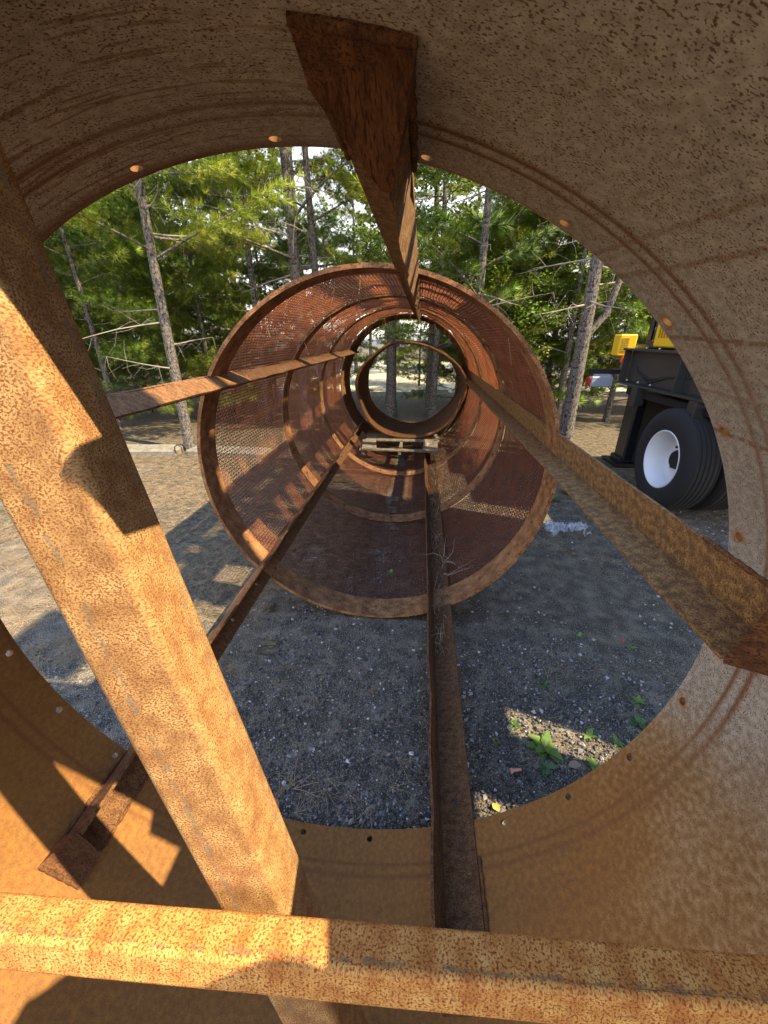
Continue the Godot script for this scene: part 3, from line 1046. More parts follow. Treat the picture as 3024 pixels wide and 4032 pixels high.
func build_forest() -> void:
	for k in 3: sprays.push_back(spray(400 + k, 0.55, 0.13, 15, 30, 0.0027))
	for k in 2: leaf_sprays.push_back(leaf_spray(420 + k))
	var green := Color(0.27, 0.315, 0.04)
	var deep := Color(0.20, 0.275, 0.042)
	var lime := Color(0.31, 0.36, 0.045)
	# the trees one can tell apart
	var a := tree("pine_tree", 501, 7.6, 0.085, 1.2, 2.5, 1.6, 22, 9, green, 9)
	plant_tree(a, -3.45, 5.95, 0.3, "slim dark pine at the yard edge left of the drum")
	var c := tree("pine_tree", 502, 8.2, 0.12, 1.0, 2.6, 1.8, 20, 9, green, 12)
	plant_tree(c, -1.95, 7.6, 1.0, "twin stemmed pine rising behind the upper left of the drum")
	var c2 := tree("pine_tree", 503, 7.8, 0.09, 1.4, 3.0, 1.5, 16, 8, green, 8)
	plant_tree(c2, -1.62, 7.75, 2.0, "second stem close beside the twin pine behind the drum")
	var dd := tree("pine_tree", 504, 8.5, 0.115, 1.9, 4.2, 1.8, 12, 8, green, 26, true)
	plant_tree(dd, 2.62, 6.55, 0.0, "forked grey pine with bare bleached branches left of the black machine")
	var e := tree("pine_tree", 505, 7.6, 0.075, 1.0, 2.8, 1.5, 18, 9, green, 10)
	plant_tree(e, -2.95, 8.2, 0.5, "thin pine between the dark pine and the twin pine")
	var f := tree("pine_tree", 506, 9.0, 0.12, 0.6, 2.6, 1.5, 22, 8, green, 16)
	plant_tree(f, -0.42, 9.6, 2.2, "grey trunked pine seen through the far end of the drum, left one")
	var g := tree("pine_tree", 507, 9.0, 0.10, 0.6, 2.3, 1.5, 22, 8, lime, 12)
	plant_tree(g, 0.48, 10.6, 4.2, "grey trunked pine seen through the far end of the drum, right one")
	# young bushy pines at the left
	var y := tree("young_pine", 511, 5.5, 0.06, 0.3, 0.35, 1.7, 44, 8, deep, 0)
	plant_tree(y, -5.6, 7.2, 0.0, "bushy deep green young pine at the far left of the yard")
	var spots := [[-4.4, 8.8, 1.0, "young pine filling the gap behind the slim dark pine"], [-6.6, 9.6, 1.25, "tallest young pine behind the one at far left"], [-3.9, 11.0, 1.1, "young pine deep behind the thin pine"], [2.0, 9.4, 0.9, "low young pine behind the right rim of the drum"], [4.4, 9.2, 1.1, "dark young pine standing behind the black machine"], [3.4, 10.5, 1.2, "young pine deep between forked pine and machine"], [1.25, 11.5, 0.8, "small young pine seen through the far ring"], [-7.6, 7.6, 1.1, "young pine at the extreme left behind the concrete block"], [6.2, 10.0, 1.3, "big young pine far right behind the machine"]]
	var young := [y, tree("young_pine", 512, 5.0, 0.055, 0.3, 0.4, 1.6, 40, 8, green, 0)]
	for k in spots.size():
		var t: Node3D = young[1] if k == 0 else copy_of(young[k % 2])
		plant_tree(t, spots[k][0], spots[k][1], k * 1.7, spots[k][3], "young pines along the yard", spots[k][2])
	var r3 := RandomNumberGenerator.new()
	r3.seed = 8
	for k in 24:
		var z := r3.randf_range(10.5, 15.0)
		var x := r3.randf_range(-1.1, -0.28) * z if k % 3 != 0 else r3.randf_range(0.2, 0.8) * z
		if k >= 18:
			x = [-2.6, 1.6, 2.9, 0.2, -1.0, 4.2][k - 18]
			z = [13.5, 13.0, 14.5, 17.0, 18.0, 12.0][k - 18]
		plant_tree(copy_of(young[k % 2]), x, z, r3.randf() * TAU, "young pine of the undergrowth deep in the wood", "undergrowth pines in the wood", r3.randf_range(0.7, 1.0))
	y.set_meta("group", "young pines along the yard")
	# a leafy tree and bushes
	var l := tree("leafy_tree", 521, 7.5, 0.08, 0.6, 1.6, 1.8, 40, 13, Color(0.17, 0.23, 0.028), 0)
	plant_tree(l, 0.55, 9.0, 0.0, "leafy broadleaf tree among the pines above the drum")
	plant_tree(copy_of(l), -0.7, 12.2, 2.0, "leafy broadleaf tree deep behind the twin pine", "", 1.1)
	plant_tree(copy_of(l), 3.2, 8.8, 4.0, "leafy broadleaf tree behind the forked grey pine", "", 0.9)
	plant_tree(copy_of(l), -5.4, 12.5, 3.0, "leafy broadleaf tree far back at the left", "", 1.2)
	# the bright long-needled boughs just right of the top stringer
	sprays = [spray(431, 0.42, 0.20, 9, 46, 0.0042)]
	var bough := tree("pine_tree", 508, 7.5, 0.09, 1.4, 1.9, 1.5, 20, 4, Color(0.16, 0.24, 0.04), 6)
	plant_tree(bough, 1.15, 7.5, 0.9, "bright green long needled pine just right of the top stringer")
	for k in 3: sprays.push_back(spray(440 + k, 0.65, 0.15, 14, 22, 0.0042))
	sprays.pop_front()
	# the wood behind
	var kinds := [tree("slender_pine", 531, 8.6, 0.10, 0.8, 2.2, 1.7, 24, 8, green, 10), tree("slender_pine", 532, 9.4, 0.12, 1.0, 2.8, 1.8, 24, 8, deep, 10), tree("slender_pine", 533, 7.6, 0.085, 0.6, 1.6, 1.6, 24, 9, lime, 8)]
	var n := 0
	var r := RandomNumberGenerator.new()
	r.seed = 77
	for k in 52:
		var z := 11.0 + 19.0 * pow(r.randf(), 0.8)
		var x := r.randf_range(-1.15, 0.9) * z
		if x / z > -0.52 and x / z < -0.2 and r.randf() < 0.75: x -= z * 0.4
		if absf(x - z * -0.03) < 1.2 and z < 20.0: x += 2.6 * signf(x + 0.01)
		var t: Node3D = kinds[n] if n < 3 else copy_of(kinds[r.randi() % 3])
		plant_tree(t, x, z, r.randf() * TAU, "slender pine in the crowded wood behind the yard", "pines of the wood behind the yard", r.randf_range(0.85, 1.25))
		n += 1

# ------------------------------------------------------------------ ring and pallet at the far end
func build_ring_and_pallet() -> void:
	var p := base("pallet", Vector3(0.0, 0.20, -5.16))
	tag(p, "weathered grey wooden pallet lying inside the far end of the drum", "pallet")
	for i in 3:
		var b := MB.new()
		b.box(Transform3D(Basis(), Vector3(-0.5 + i * 0.5, 0.065, -0.5)), Vector3(0.045, 0.045, 1.0), 0.004)
		put("stringer_board", b.mesh(), M.wood, p)
	var wl := [[0.0, 0.10], [0.16, 0.13], [0.34, 0.10], [0.55, 0.12], [0.75, 0.10], [0.92, 0.12]]
	for i in wl.size():
		if i == 1 or i == 2: continue
		var b := MB.new()
		b.box(Transform3D(Basis.from_euler(Vector3(0, rng.randf_range(-0.02, 0.02), rng.randf_range(-0.01, 0.01))), Vector3(rng.randf_range(-0.01, 0.01), 0.0985, -wl[i][0] - 0.05)), Vector3(1.1, 0.02, wl[i][1]), 0.003, Color(1, 1, 1) * rng.randf_range(0.8, 1.1))
		put("deck_board", b.mesh(), M.wood, p)
	for i in 2:   # the short boards across the front gap
		var b := MB.new()
		b.box(Transform3D(Basis.from_euler(Vector3(0, 0.12 if i == 0 else -0.05, 0)), Vector3(-0.44 + i * 0.86, 0.121, -0.24)), Vector3(0.20, 0.02, 0.5), 0.003, Color(1.1, 1.1, 1.1))
		put("deck_board", b.mesh(), M.wood, p)
	# the loose ring: a short length of screen drum, sagging a little
	var t := base("screen_ring", Vector3(0.10, 0.97, -5.85))
	tag(t, "smaller rusty ring of screen plate standing on the pallet in the far end", "ring")
	var rim := func(a: float, z: float) -> Vector3:
		var rx := 0.775
		var ry := 0.655
		var e := 0.02 * sin(a * 3.0 + 0.5) + 0.015 * sin(a * 5.0 + z * 2.0)
		var top := 0.045 * exp(-pow((a - 1.95) / 0.28, 2.0))
		return Vector3(cos(a) * (rx + e), sin(a) * (ry + e * 0.5 + top), -z)
	var b := MB.new()
	for side in 2:
		var g := []
		for i in 97:
			var row := PackedInt32Array()
			for j in 7:
				var a := TAU * i / 96.0
				var q: Vector3 = rim.call(a, j * 0.19)
				var o := Vector3(cos(a), sin(a), 0)
				row.push_back(b.vert(q + o * (0.006 if side else 0.0), o * (1.0 if side else -1.0), Vector2.ZERO, Color(0.62, 0.46, 0.38)))
			g.push_back(row)
		for i in 96:
			for j in 6: b.quad(g[i][j], g[i + 1][j], g[i + 1][j + 1], g[i][j + 1])
	put("plate", b.mesh(), M.bar, t)
	for e in 2:
		var q := []
		var rr := []
		for i in 73:
			q.push_back(rim.call(TAU * i / 72.0, 0.02 + e * 1.1))
			rr.push_back(0.022 + 0.003 * sin(i * 1.7))
		var c := MB.new()
		c.tube(q, rr, 6, Color(0.66, 0.52, 0.44), false)
		put("rim", c.mesh(), M.bar, t)
	var w := MB.new()
	w.tube([Vector3(-0.25, -0.72, 0.35), Vector3(0.1, -0.70, 0.25), Vector3(0.45, -0.62, 0.2), Vector3(0.66, -0.30, 0.12), Vector3(0.76, 0.1, 0.04)], [0.006, 0.006, 0.006, 0.006, 0.006], 5, Color(0.5, 0.5, 0.5))
	put("loose_rod", w.mesh(), M.bar, t)

# ------------------------------------------------------------------ the machine on wheels at the right
func build_machine() -> void:
	var t := base("screening_machine")
	tag(t, "black wheeled screening machine with yellow guards parked at the right", "machine")
	var bx := func(called: String, mat: Material, lo: Vector3, hi: Vector3, bev := 0.008, par: Node = null) -> MeshInstance3D:
		# lo and hi give x, y and metres in front of the camera
		var b := MB.new()
		b.box(Transform3D(Basis(), Vector3((lo.x + hi.x) * 0.5, (lo.y + hi.y) * 0.5, -(lo.z + hi.z) * 0.5)), (hi - lo).abs(), bev)
		return put(called, b.mesh(), mat, par if par else t)
	# side beam of the chassis: web and two flanges
	bx.call("chassis_web", M.paint, Vector3(2.98, 1.17, -3.0), Vector3(3.0, 1.55, 5.75), 0.004)
	bx.call("chassis_flange", M.paint, Vector3(2.88, 1.55, -3.0), Vector3(3.08, 1.575, 5.8), 0.004)
	bx.call("chassis_flange", M.paint, Vector3(2.88, 1.145, -3.0), Vector3(3.08, 1.17, 5.8), 0.004)
	for z in [5.25, 4.02]:
		bx.call("stiffener", M.paint, Vector3(2.89, 1.17, z + 0.5), Vector3(2.98, 1.55, z + 0.515), 0.002)
	bx.call("chassis_rail", M.dark, Vector3(2.95, 1.02, 3.2), Vector3(4.6, 1.10, 5.6), 0.005)
	for z in [5.18, 4.05]:
		bx.call("bracket", M.paint, Vector3(2.86, 0.93, z), Vector3(2.98, 1.145, z + 0.12), 0.006)
	bx.call("axle_housing", M.dark, Vector3(3.2, 0.44, 4.18), Vector3(4.9, 0.6, 4.34), 0.03)
	bx.call("underframe", M.dark, Vector3(3.3, 0.7, 3.0), Vector3(4.8, 1.02, 5.9), 0.02)
	bx.call("mudguard_plate", M.dark, Vector3(3.26, 0.10, 4.9), Vector3(3.6, 1.02, 5.64), 0.004)
	# the corner leg with its foot
	var leg := bx.call("support_leg", M.paint2, Vector3(3.16, 0.06, 5.68), Vector3(3.46, 1.62, 5.97), 0.02)
	bx.call("leg_sleeve", M.paint, Vector3(3.135, 0.98, 5.69), Vector3(3.425, 1.62, 6.0), 0.01)
	bx.call("foot_plate", M.paint2, Vector3(3.04, 0.03, 5.62), Vector3(3.52, 0.06, 6.07), 0.005, leg)
	bx.call("foot_collar", M.paint2, Vector3(3.13, 0.06, 5.69), Vector3(3.43, 0.13, 6.0), 0.01, leg)
	# corner post, platform and uprights
	bx.call("corner_post", M.paint2, Vector3(3.1, 1.62, 5.6), Vector3(3.24, 3.3, 5.74), 0.01)
	bx.call("side_panel", M.paint, Vector3(3.06, 1.58, 4.4), Vector3(3.5, 3.0, 5.56), 0.01)
	bx.call("hinge_plate", M.paint, Vector3(3.06, 1.66, 5.5), Vector3(3.1, 2.1, 5.62), 0.01)
	for k in 3:
		var hb := MB.new()
		hb.lathe([Vector2(0, 0.03), Vector2(0.018, 0.028), Vector2(0.02, 0.0)], 8, Vector3(3.07, 1.66 + k * 0.14, -5.5), Vector3(0, 0, 1), Vector3.UP)
		put("bolt", hb.mesh(), M.steel, t)
	# yellow belt guards
	var g1 := bx.call("belt_guard", M.yellow, Vector3(2.88, 1.47, 5.95), Vector3(3.10, 1.74, 6.15), 0.015)
	for k in 7:
		bx.call("louvre", M.grille, Vector3(2.91, 1.525 + k * 0.026, 5.943), Vector3(3.0, 1.537 + k * 0.026, 5.949), 0.001, g1)
	var g2 := bx.call("engine_guard", M.yellow, Vector3(2.98, 1.60, 4.3), Vector3(3.04, 2.02, 5.32), 0.015)
	for k in 12:
		bx.call("mesh_bar", M.grille, Vector3(2.968, 1.70, 4.6 + k * 0.055), Vector3(2.979, 1.92, 4.62 + k * 0.055), 0.001, g2)
	bx.call("guard_rail", M.yellow, Vector3(2.96, 2.06, 4.3), Vector3(3.0, 2.10, 5.36), 0.01)
	var ol := MB.new()
	ol.lathe([Vector2(0.0, 0.0), Vector2(0.05, 0.0), Vector2(0.055, 0.03), Vector2(0.05, 0.07), Vector2(0.03, 0.09), Vector2(0, 0.09)], 14, Vector3(3.0, 1.42, -5.94), Vector3(-0.6, 0, 0.8), Vector3.UP)
	put("marker_lamp", ol.mesh(), M.orange, t)
	# rear arm with its lamp box
	bx.call("lamp_arm", M.dark, Vector3(2.63, 1.235, 6.05), Vector3(3.1, 1.295, 6.13), 0.004)
	bx.call("hanger", M.grey, Vector3(2.68, 1.19, 6.06), Vector3(2.92, 1.235, 6.07), 0.002)
	var lamp := bx.call("lamp_box", M.grey, Vector3(2.64, 1.06, 6.0), Vector3(2.93, 1.20, 6.14), 0.012)
	bx.call("red_lens", M.red, Vector3(2.612, 1.075, 6.01), Vector3(2.638, 1.185, 6.13), 0.008, lamp)
	for k in 2:
		var hs := MB.new()
		hs.tube([Vector3(3.05, 1.5, -5.62), Vector3(2.99 - k * 0.02, 1.32, -5.5), Vector3(2.97, 1.24 - k * 0.04, -5.2), Vector3(2.98, 1.30, -4.8), Vector3(2.99, 1.34, -4.2)], [0.013, 0.013, 0.013, 0.013, 0.013], 7)
		put("hose", hs.mesh(), M.rubber, t)
	for k in 6:
		var cb := MB.new()
		cb.lathe([Vector2(0, 0.012), Vector2(0.014, 0.011), Vector2(0.017, 0.0)], 6, Vector3(2.90 + (k % 2) * 0.0, 1.585 if k < 3 else 1.2, -5.55 + (k % 3) * 0.28), Vector3(0, 1, 0) if k < 3 else Vector3(-1, 0, 0), Vector3(0, 0, 1))
		put("bolt", cb.mesh(), M.steel, t)
	# twin wheels on this side
	for k in 2:
		var x := 2.80 + k * 0.345
		var w := Node3D.new()
		w.name = "wheel"
		t.add_child(w, true)
		w.position = Vector3(x, 0.525, -4.26)
		var tb := MB.new()
		var prof := [Vector2(0.292, 0.03), Vector2(0.315, 0.012), Vector2(0.36, 0.0), Vector2(0.42, -0.006), Vector2(0.462, 0.0), Vector2(0.485, 0.012), Vector2(0.492, 0.016), Vector2(0.500, 0.020), Vector2(0.518, 0.036)]
		tb.lathe(prof, 72, Vector3.ZERO, Vector3.RIGHT, Vector3.UP, Color.WHITE, 1.0, 1.0, true)
		var tread := [Vector2(0.518, 0.036)]
		for q in 5:
			var y0 := 0.036 + q * 0.042
			tread.append_array([Vector2(0.524, y0 + 0.004), Vector2(0.525, y0 + 0.031), Vector2(0.512, y0 + 0.033), Vector2(0.512, y0 + 0.040)])
		tread.append_array([Vector2(0.524, 0.25), Vector2(0.518, 0.26), Vector2(0.46, 0.29), Vector2(0.36, 0.29), Vector2(0.292, 0.26)])
		tb.lathe(tread, 72, Vector3.ZERO, Vector3.RIGHT, Vector3.UP, Color(1.15, 1.15, 1.15))
		put("tyre", tb.mesh(), M.rubber, w)
		var rb := MB.new()
		rb.lathe([Vector2(0.302, 0.03), Vector2(0.306, 0.014), Vector2(0.298, 0.010), Vector2(0.288, 0.016), Vector2(0.282, 0.05), Vector2(0.262, 0.07), Vector2(0.252, 0.15), Vector2(0.245, 0.165), Vector2(0.238, 0.21), Vector2(0.20, 0.225), Vector2(0.12, 0.235), Vector2(0.11, 0.235)], 56, Vector3.ZERO, Vector3.RIGHT, Vector3.UP, Color.WHITE, 1.0, 1.0, true)
		put("rim", rb.mesh(), M.white, w)
		var hb := MB.new()
		hb.lathe([Vector2(0.0, 0.15), Vector2(0.085, 0.15), Vector2(0.10, 0.17), Vector2(0.112, 0.24)], 24, Vector3.ZERO, Vector3.RIGHT, Vector3.UP)
		for q in 8:
			var a := TAU * q / 8.0
			hb.lathe([Vector2(0.0, 0.205), Vector2(0.014, 0.205), Vector2(0.016, 0.236)], 6, Vector3(0, cos(a) * 0.155, sin(a) * 0.155), Vector3.RIGHT, Vector3.UP)
		put("hub", hb.mesh(), M.dark, w)
	# the body that goes on beside the drum, out of the picture: plated hopper sides with openings, a belt frame above
	var holes := [[0.08, 0.27, 2.58, 3.0], [0.56, 0.71, 2.1, 2.75]]
	var zs := [-3.0, 0.08, 0.27, 0.56, 0.71, 3.2]
	for k in 5:
		var lo := 1.58
		for hh in holes:
			if absf(hh[0] - zs[k]) < 0.01:
				bx.call("hopper_plate", M.paint, Vector3(2.9, lo, zs[k]), Vector3(2.93, hh[2], zs[k + 1]), 0.003)
				lo = hh[3]
		bx.call("hopper_plate", M.paint, Vector3(2.9, lo, zs[k]), Vector3(2.93, 4.3 if k == 0 else 4.95, zs[k + 1]), 0.003)
	bx.call("skirt_plate", M.paint2, Vector3(3.02, 0.25, -3.0), Vector3(3.05, 1.14, 3.3), 0.003)
	for z in [-2.8, 0.2, 1.6, 3.0]:
		bx.call("upright", M.paint2, Vector3(2.94, 1.58, z), Vector3(3.06, 5.6 if z > 0.0 else 4.3, z + 0.1), 0.01)
	bx.call("belt_frame", M.paint2, Vector3(2.92, 5.62, 0.5), Vector3(3.04, 5.74, 4.6), 0.01)
	bx.call("belt_frame", M.paint2, Vector3(2.92, 6.02, 0.7), Vector3(3.04, 6.12, 3.6), 0.01)
	bx.call("belt_cover", M.paint2, Vector3(2.92, 5.85, -0.2), Vector3(3.04, 6.5, 0.2), 0.01)
	bx.call("belt_post", M.paint2, Vector3(2.92, 6.12, 0.72), Vector3(3.04, 6.6, 0.8), 0.01)
	for k in 6:
		bx.call("roller_bracket", M.paint2, Vector3(2.93, 5.1, 0.7 + k * 0.62), Vector3(3.03, 6.02, 0.84 + k * 0.62), 0.01)
	bx.call("engine_house", M.paint2, Vector3(3.4, 1.1, 3.3), Vector3(4.9, 3.2, 5.3), 0.03)

# ------------------------------------------------------------------ small things
func weed(sd: int, leaves: int, size: float, col: Color, label: String, x: float, z: float, group := "") -> void:
	var r := RandomNumberGenerator.new()
	r.seed = sd
	var o := base("weed", Vector3(x, ground_height(x, z), -z), r.randf() * TAU)
	tag(o, label, "weed", group)
	for i in leaves:
		var b := MB.new()
		var a := TAU * i / leaves + r.randf() * 0.7
		var el := r.randf_range(0.15, 0.9)
		var l := size * r.randf_range(0.6, 1.15)
		var d := Vector3(cos(a) * cos(el), sin(el), sin(a) * cos(el))
		var s := Vector3(-sin(a), 0, cos(a))
		var rows := []
		for k in 7:
			var t := k / 6.0
			var w := l * 0.20 * sin(PI * pow(t, 0.8) * 0.94 + 0.12) * (1.0 + (0.18 if k % 2 else -0.1))
			var m := d * l * t + Vector3(0, -l * 0.35 * t * t, 0)
			var up := s.cross(d).normalized() * (1.0 if s.cross(d).y > 0.0 else -1.0)
			var c := col * r.randf_range(0.85, 1.15)
			rows.push_back([b.vert(m - s * w + up * w * 0.35, up, Vector2.ZERO, c), b.vert(m, up, Vector2.ZERO, c * 1.1), b.vert(m + s * w + up * w * 0.35, up, Vector2.ZERO, c)])
		for k in 6:
			for q in 2: b.quad(rows[k][q], rows[k][q + 1], rows[k + 1][q + 1], rows[k + 1][q])
		put("leaf", b.mesh(), M.leaf, o)

func build_small() -> void:
	var g := Color(0.17, 0.27, 0.06)
	var dg := Color(0.10, 0.17, 0.05)
	weed(601, 15, 0.095, g, "largest leafy green weed in the sun patch by the bottom stringer", 0.88, 1.25)
	weed(602, 7, 0.06, dg, "jagged leaved weed just below the largest weed", 0.86, 1.16)
	weed(603, 8, 0.06, g, "sunlit weed close to the shell edge right of the largest weed", 1.07, 1.18)
	weed(604, 6, 0.05, g, "small four leaved weed in the sun beside the shell edge", 1.10, 1.33)
	weed(605, 6, 0.045, g, "small weed farther right in the sun sliver", 1.22, 1.31)
	weed(606, 9, 0.065, dg, "dark weed in the shade by the right of the shell edge", 1.37, 1.42)
	weed(607, 6, 0.05, g, "narrow weed in the shade above the dark weed", 1.43, 1.55)
	weed(608, 5, 0.05, g, "small weed in the thin sun patch left of the largest weed", 0.76, 1.36)
	weed(609, 4, 0.035, g, "tiny weed near the bottom stringer", 0.66, 1.26)
	weed(610, 5, 0.04, dg, "tiny weed alone on the grey asphalt beside the drum", 0.98, 1.62)
	weed(611, 5, 0.05, g, "pair of leaves on the asphalt under the right stringer", 1.30, 2.02)
	weed(612, 5, 0.05, g, "weed on the shaded asphalt right of the drum", 1.58, 1.95)
	weed(613, 9, 0.16, g, "bushy weed at the wood edge behind the right stringer", 2.05, 4.5)
	weed(614, 9, 0.14, dg, "second weed at the wood edge behind the right stringer", 1.8, 4.3)
	weed(615, 8, 0.22, Color(0.26, 0.32, 0.05), "pale yellow green seedling at the left yard edge", -4.3, 5.75)
	weed(616, 5, 0.06, g, "green creeper shoot growing up through the drum screen", 0.07, 2.62)
	# pine cone
	var pc := base("pine_cone", Vector3(-0.72, 0.028, -2.09), 0.6)
	tag(pc, "brown pine cone on the asphalt below the drum flange", "pine cone")
	var core := MB.new()
	core.lathe([Vector2(0, -0.04), Vector2(0.012, -0.03), Vector2(0.014, 0.0), Vector2(0.008, 0.035), Vector2(0, 0.042)], 8, Vector3.ZERO, Vector3.RIGHT, Vector3.UP, Color(0.07, 0.045, 0.03))
	put("core", core.mesh(), M.needle, pc)
	for i in 44:
		var b := MB.new()
		var t := i / 44.0
		var a := i * 2.4
		var rr := 0.028 * sin(PI * (0.12 + 0.82 * t))
		var o := Vector3(lerpf(-0.036, 0.036, t), 0, 0)
		var d := Vector3(0.35, cos(a), sin(a)).normalized()
		var s := d.cross(Vector3.RIGHT).normalized()
		b.flat([o, o + d * rr * 0.7 + s * 0.008, o + d * rr * 1.1, o + d * rr * 0.7 - s * 0.008], Color(0.16, 0.10, 0.06), Vector3.RIGHT)
		put("scale", b.mesh(), M.needle, pc)
	# crumpled clear plastic
	var fb := MB.new()
	var f := FastNoiseLite.new()
	f.seed = 9
	f.frequency = 1.0
	var nx := 46
	var nz := 26
	for j in nz + 1:
		for i in nx + 1:
			var u := float(i) / nx
			var w := float(j) / nz
			var e := f.get_noise_2d(u * 7.0, w * 5.0)
			var e2 := f.get_noise_2d(u * 18.0 + 40.0, w * 14.0)
			var p := Vector3(-0.24 + u * 0.5 + e * 0.02, 0.012 + 0.10 * absf(e) + 0.04 * absf(e2) + 0.06 * sin(PI * w), 0.14 - w * 0.27 + f.get_noise_2d(u * 6.0, 80.0) * 0.04 * (1.0 - w) + e2 * 0.015)
			fb.vert(p, Vector3.UP)
	for j in nz:
		for i in nx:
			var k := j * (nx + 1) + i
			if minf(minf(i, nx - 1 - i) * 0.011, minf(j, nz - 1 - j) * 0.011) < 0.05 + 0.09 * f.get_noise_2d(i * 0.09, j * 0.13 + 60.0): continue
			fb.quad(k, k + 1, k + nx + 2, k + nx + 1)
	for i in fb.v.size():
		var x := i % (nx + 1)
		var y := i / (nx + 1)
		var l := fb.v[y * (nx + 1) + maxi(x - 1, 0)]
		var rr := fb.v[y * (nx + 1) + mini(x + 1, nx)]
		var dn := fb.v[maxi(y - 1, 0) * (nx + 1) + x]
		var up := fb.v[mini(y + 1, nz) * (nx + 1) + x]
		fb.n[i] = (rr - l).cross(up - dn).normalized()
		if fb.n[i].y < 0.0: fb.n[i] = -fb.n[i]
	var film := put("plastic_sheet", fb.mesh(), M.film)
	film.position = Vector3(1.63, 0.01, -3.42)
	tag(film, "crumpled clear plastic sheet on the ground right of the drum", "plastic sheet")
	# concrete pieces along the left edge
	for k in 4:
		var b := MB.new()
		var sz: Vector3 = [Vector3(1.25, 0.16, 0.4), Vector3(1.3, 0.14, 0.35), Vector3(0.9, 0.36, 0.5), Vector3(0.42, 0.16, 0.3)][k]
		b.box(Transform3D(Basis.from_euler(Vector3(0, [0.1, -0.06, 0.3, 0.5][k], 0)), Vector3(0, sz.y * 0.5 - 0.06, 0)), sz, 0.02)
		var o := put("concrete_block", b.mesh(), M.concrete)
		o.position = [Vector3(-4.15, 0, -5.75), Vector3(-2.75, 0, -5.85), Vector3(-4.75, 0, -3.75), Vector3(2.3, 0, -5.9)][k]
		tag(o, ["low grey concrete block at the left wood edge beside the slim pine", "low concrete block at the wood edge right of the slim pine", "pale concrete block at the far left behind the brace post", "small flat concrete piece at the wood edge left of the machine foot"][k], "concrete block", "concrete blocks along the yard edge")
	var lb := MB.new()
	lb.tube([Vector3(-0.06, 0, 0), Vector3(-0.055, 0.09, 0), Vector3(0.0, 0.13, 0), Vector3(0.055, 0.09, 0), Vector3(0.06, 0, 0)], [0.009, 0.009, 0.009, 0.009, 0.009], 6, Color(0.4, 0.36, 0.34))
	var loop := put("lifting_loop", lb.mesh(), M.bar)
	loop.position = Vector3(-3.45, 0.06, -5.62)
	tag(loop, "small bent steel lifting loop standing in the ground near the slim pine", "steel loop")
	# bits on the asphalt
	var rb := MB.new()
	rb.tube([Vector3(-0.024, 0, 0), Vector3(-0.014, 0.001, 0), Vector3(-0.012, 0.001, 0), Vector3(0.024, 0.002, 0.004)], [0.011, 0.011, 0.007, 0.006], 8, Color(0.62, 0.26, 0.20))
	var plug := put("wall_plug", rb.mesh(), M.needle)
	plug.position = Vector3(0.72, 0.011, -1.13)
	plug.rotation.y = 0.3
	tag(plug, "small red plastic plug lying on the asphalt below the weeds", "plastic plug")
	var lspots := [[0.98, 1.17, 0.05, Color(0.30, 0.20, 0.13), "curled brown leaf lying between the two sunlit weeds"], [1.55, 2.0, 0.03, Color(0.4, 0.12, 0.06), "small red brown leaf on the asphalt right of the drum"], [-0.27, 0.90, 0.055, Color(0.36, 0.16, 0.10), "reddish dry leaf at the bottom shell edge"], [1.62, 3.05, 0.05, Color(0.45, 0.2, 0.08), "orange leaf below the plastic sheet"], [0.61, 0.97, 0.04, Color(0.55, 0.30, 0.06), "orange leaf in the sun beside the bottom stringer"]]
	for k in lspots.size():
		var s: Array = lspots[k]
		var b := MB.new()
		var rows := []
		for i in 7:
			var t := i / 6.0
			var w: float = s[2] * 0.36 * sin(PI * (0.04 + 0.92 * t))
			var m := Vector3((t - 0.5) * s[2], 0.006 + 0.012 * t * t, 0)
			rows.push_back([b.vert(m + Vector3(0, w * 0.6, -w), Vector3(0, 1, 0.4).normalized(), Vector2.ZERO, s[3]), b.vert(m, Vector3.UP, Vector2.ZERO, s[3]), b.vert(m + Vector3(0, w * 0.5, w), Vector3(0, 1, -0.4).normalized(), Vector2.ZERO, s[3])])
		for i in 6:
			for q in 2: b.quad(rows[i][q], rows[i][q + 1], rows[i + 1][q + 1], rows[i + 1][q])
		var o := put("dry_leaf", b.mesh(), M.needle)
		o.position = Vector3(s[0], ground_height(s[0], s[1]) + 0.004, -s[1])
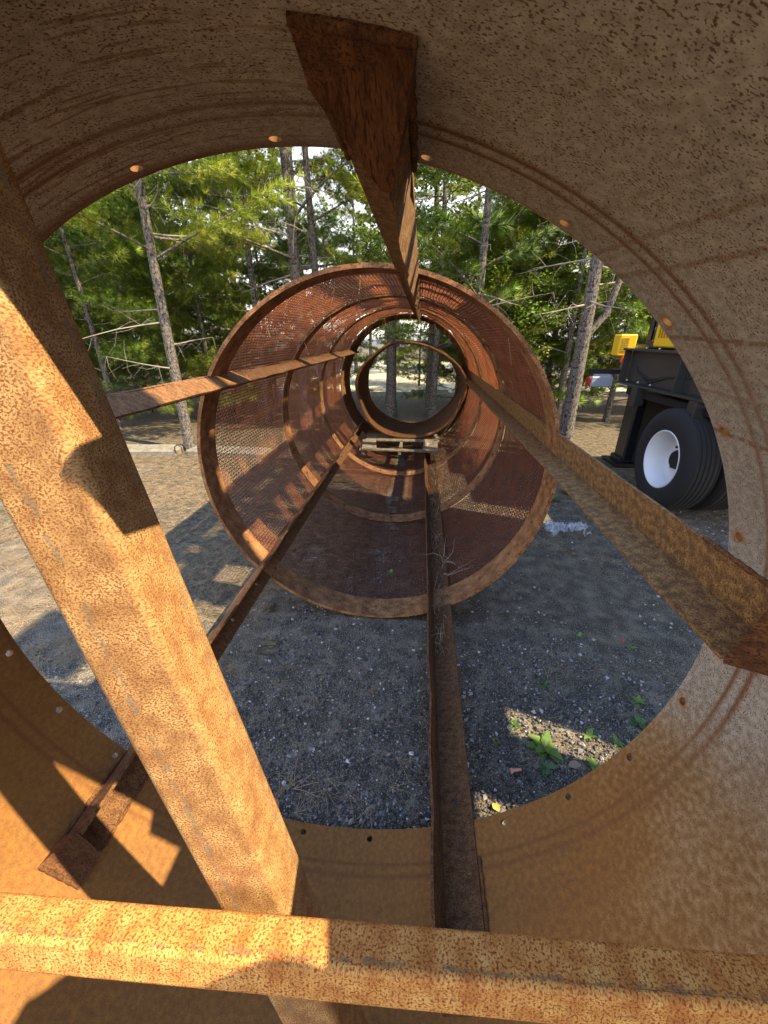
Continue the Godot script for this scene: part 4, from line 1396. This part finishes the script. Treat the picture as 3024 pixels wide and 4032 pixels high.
		o.rotation.y = k * 1.3
		tag(o, s[4], "leaf", "dry leaves on the asphalt")
	# straw and needles hanging from the top of the screen and lying in the bottom stringer
	var hb := MB.new()
	for i in 70:
		var p := rng.randf_range(84.0, 140.0) if i < 52 else rng.randf_range(30.0, 74.0)
		var z: float = [3.55, 3.66, 4.97, 5.08, 2.3, 6.3][rng.randi() % 6] + rng.randf_range(-0.03, 0.03)
		var q := rad(p, 0.985, z)
		var l := rng.randf_range(0.05, 0.13)
		var m := q + Vector3(rng.randf_range(-0.02, 0.02), -l * 0.6, rng.randf_range(-0.02, 0.02))
		hb.tube([q, m, m + Vector3(rng.randf_range(-0.03, 0.03), -l * 0.5, 0.0)], [0.0016, 0.0014, 0.0008], 3, Color(0.45, 0.3, 0.16), false)
	for i in 190:
		var z := rng.randf_range(1.6, 5.0)
		var q := rad(293.5 + rng.randf() * 5.0, 0.965 + rng.randf() * 0.012, z)
		var dd := Vector3(rng.randf() - 0.5, rng.randf() * 0.5, (rng.randf() - 0.5) * 3.0).normalized() * rng.randf_range(0.03, 0.10)
		hb.tube([q, q + dd * 0.5 + Vector3(0, 0.008, 0), q + dd], [0.0022, 0.002, 0.001], 3, Color(0.20, 0.15, 0.10) * rng.randf_range(0.3, 1.8), false)
	for i in 11:
		var q := rad(298.0 + rng.randf() * 4.0, 0.97, rng.randf_range(2.3, 2.75))
		var dd := Vector3(rng.randf_range(-0.2, 1.0), rng.randf_range(0.05, 0.6), rng.randf_range(-0.5, 0.8)).normalized()
		var ps := [q]
		var rs := [0.0022]
		for k in 7:
			dd = (dd + Vector3(rng.randf() - 0.5, rng.randf() - 0.55, rng.randf() - 0.5) * 0.9).normalized()
			ps.push_back(ps[-1] + dd * 0.035)
			rs.push_back(0.0022 - k * 0.0002)
		hb.tube(ps, rs, 4, Color(0.36, 0.28, 0.2) * rng.randf_range(0.6, 1.2), false)
	tag(put("caught_straw", hb.mesh(), M.needle), "dry straw, twigs and needles caught in the drum", "straw", "", "stuff")
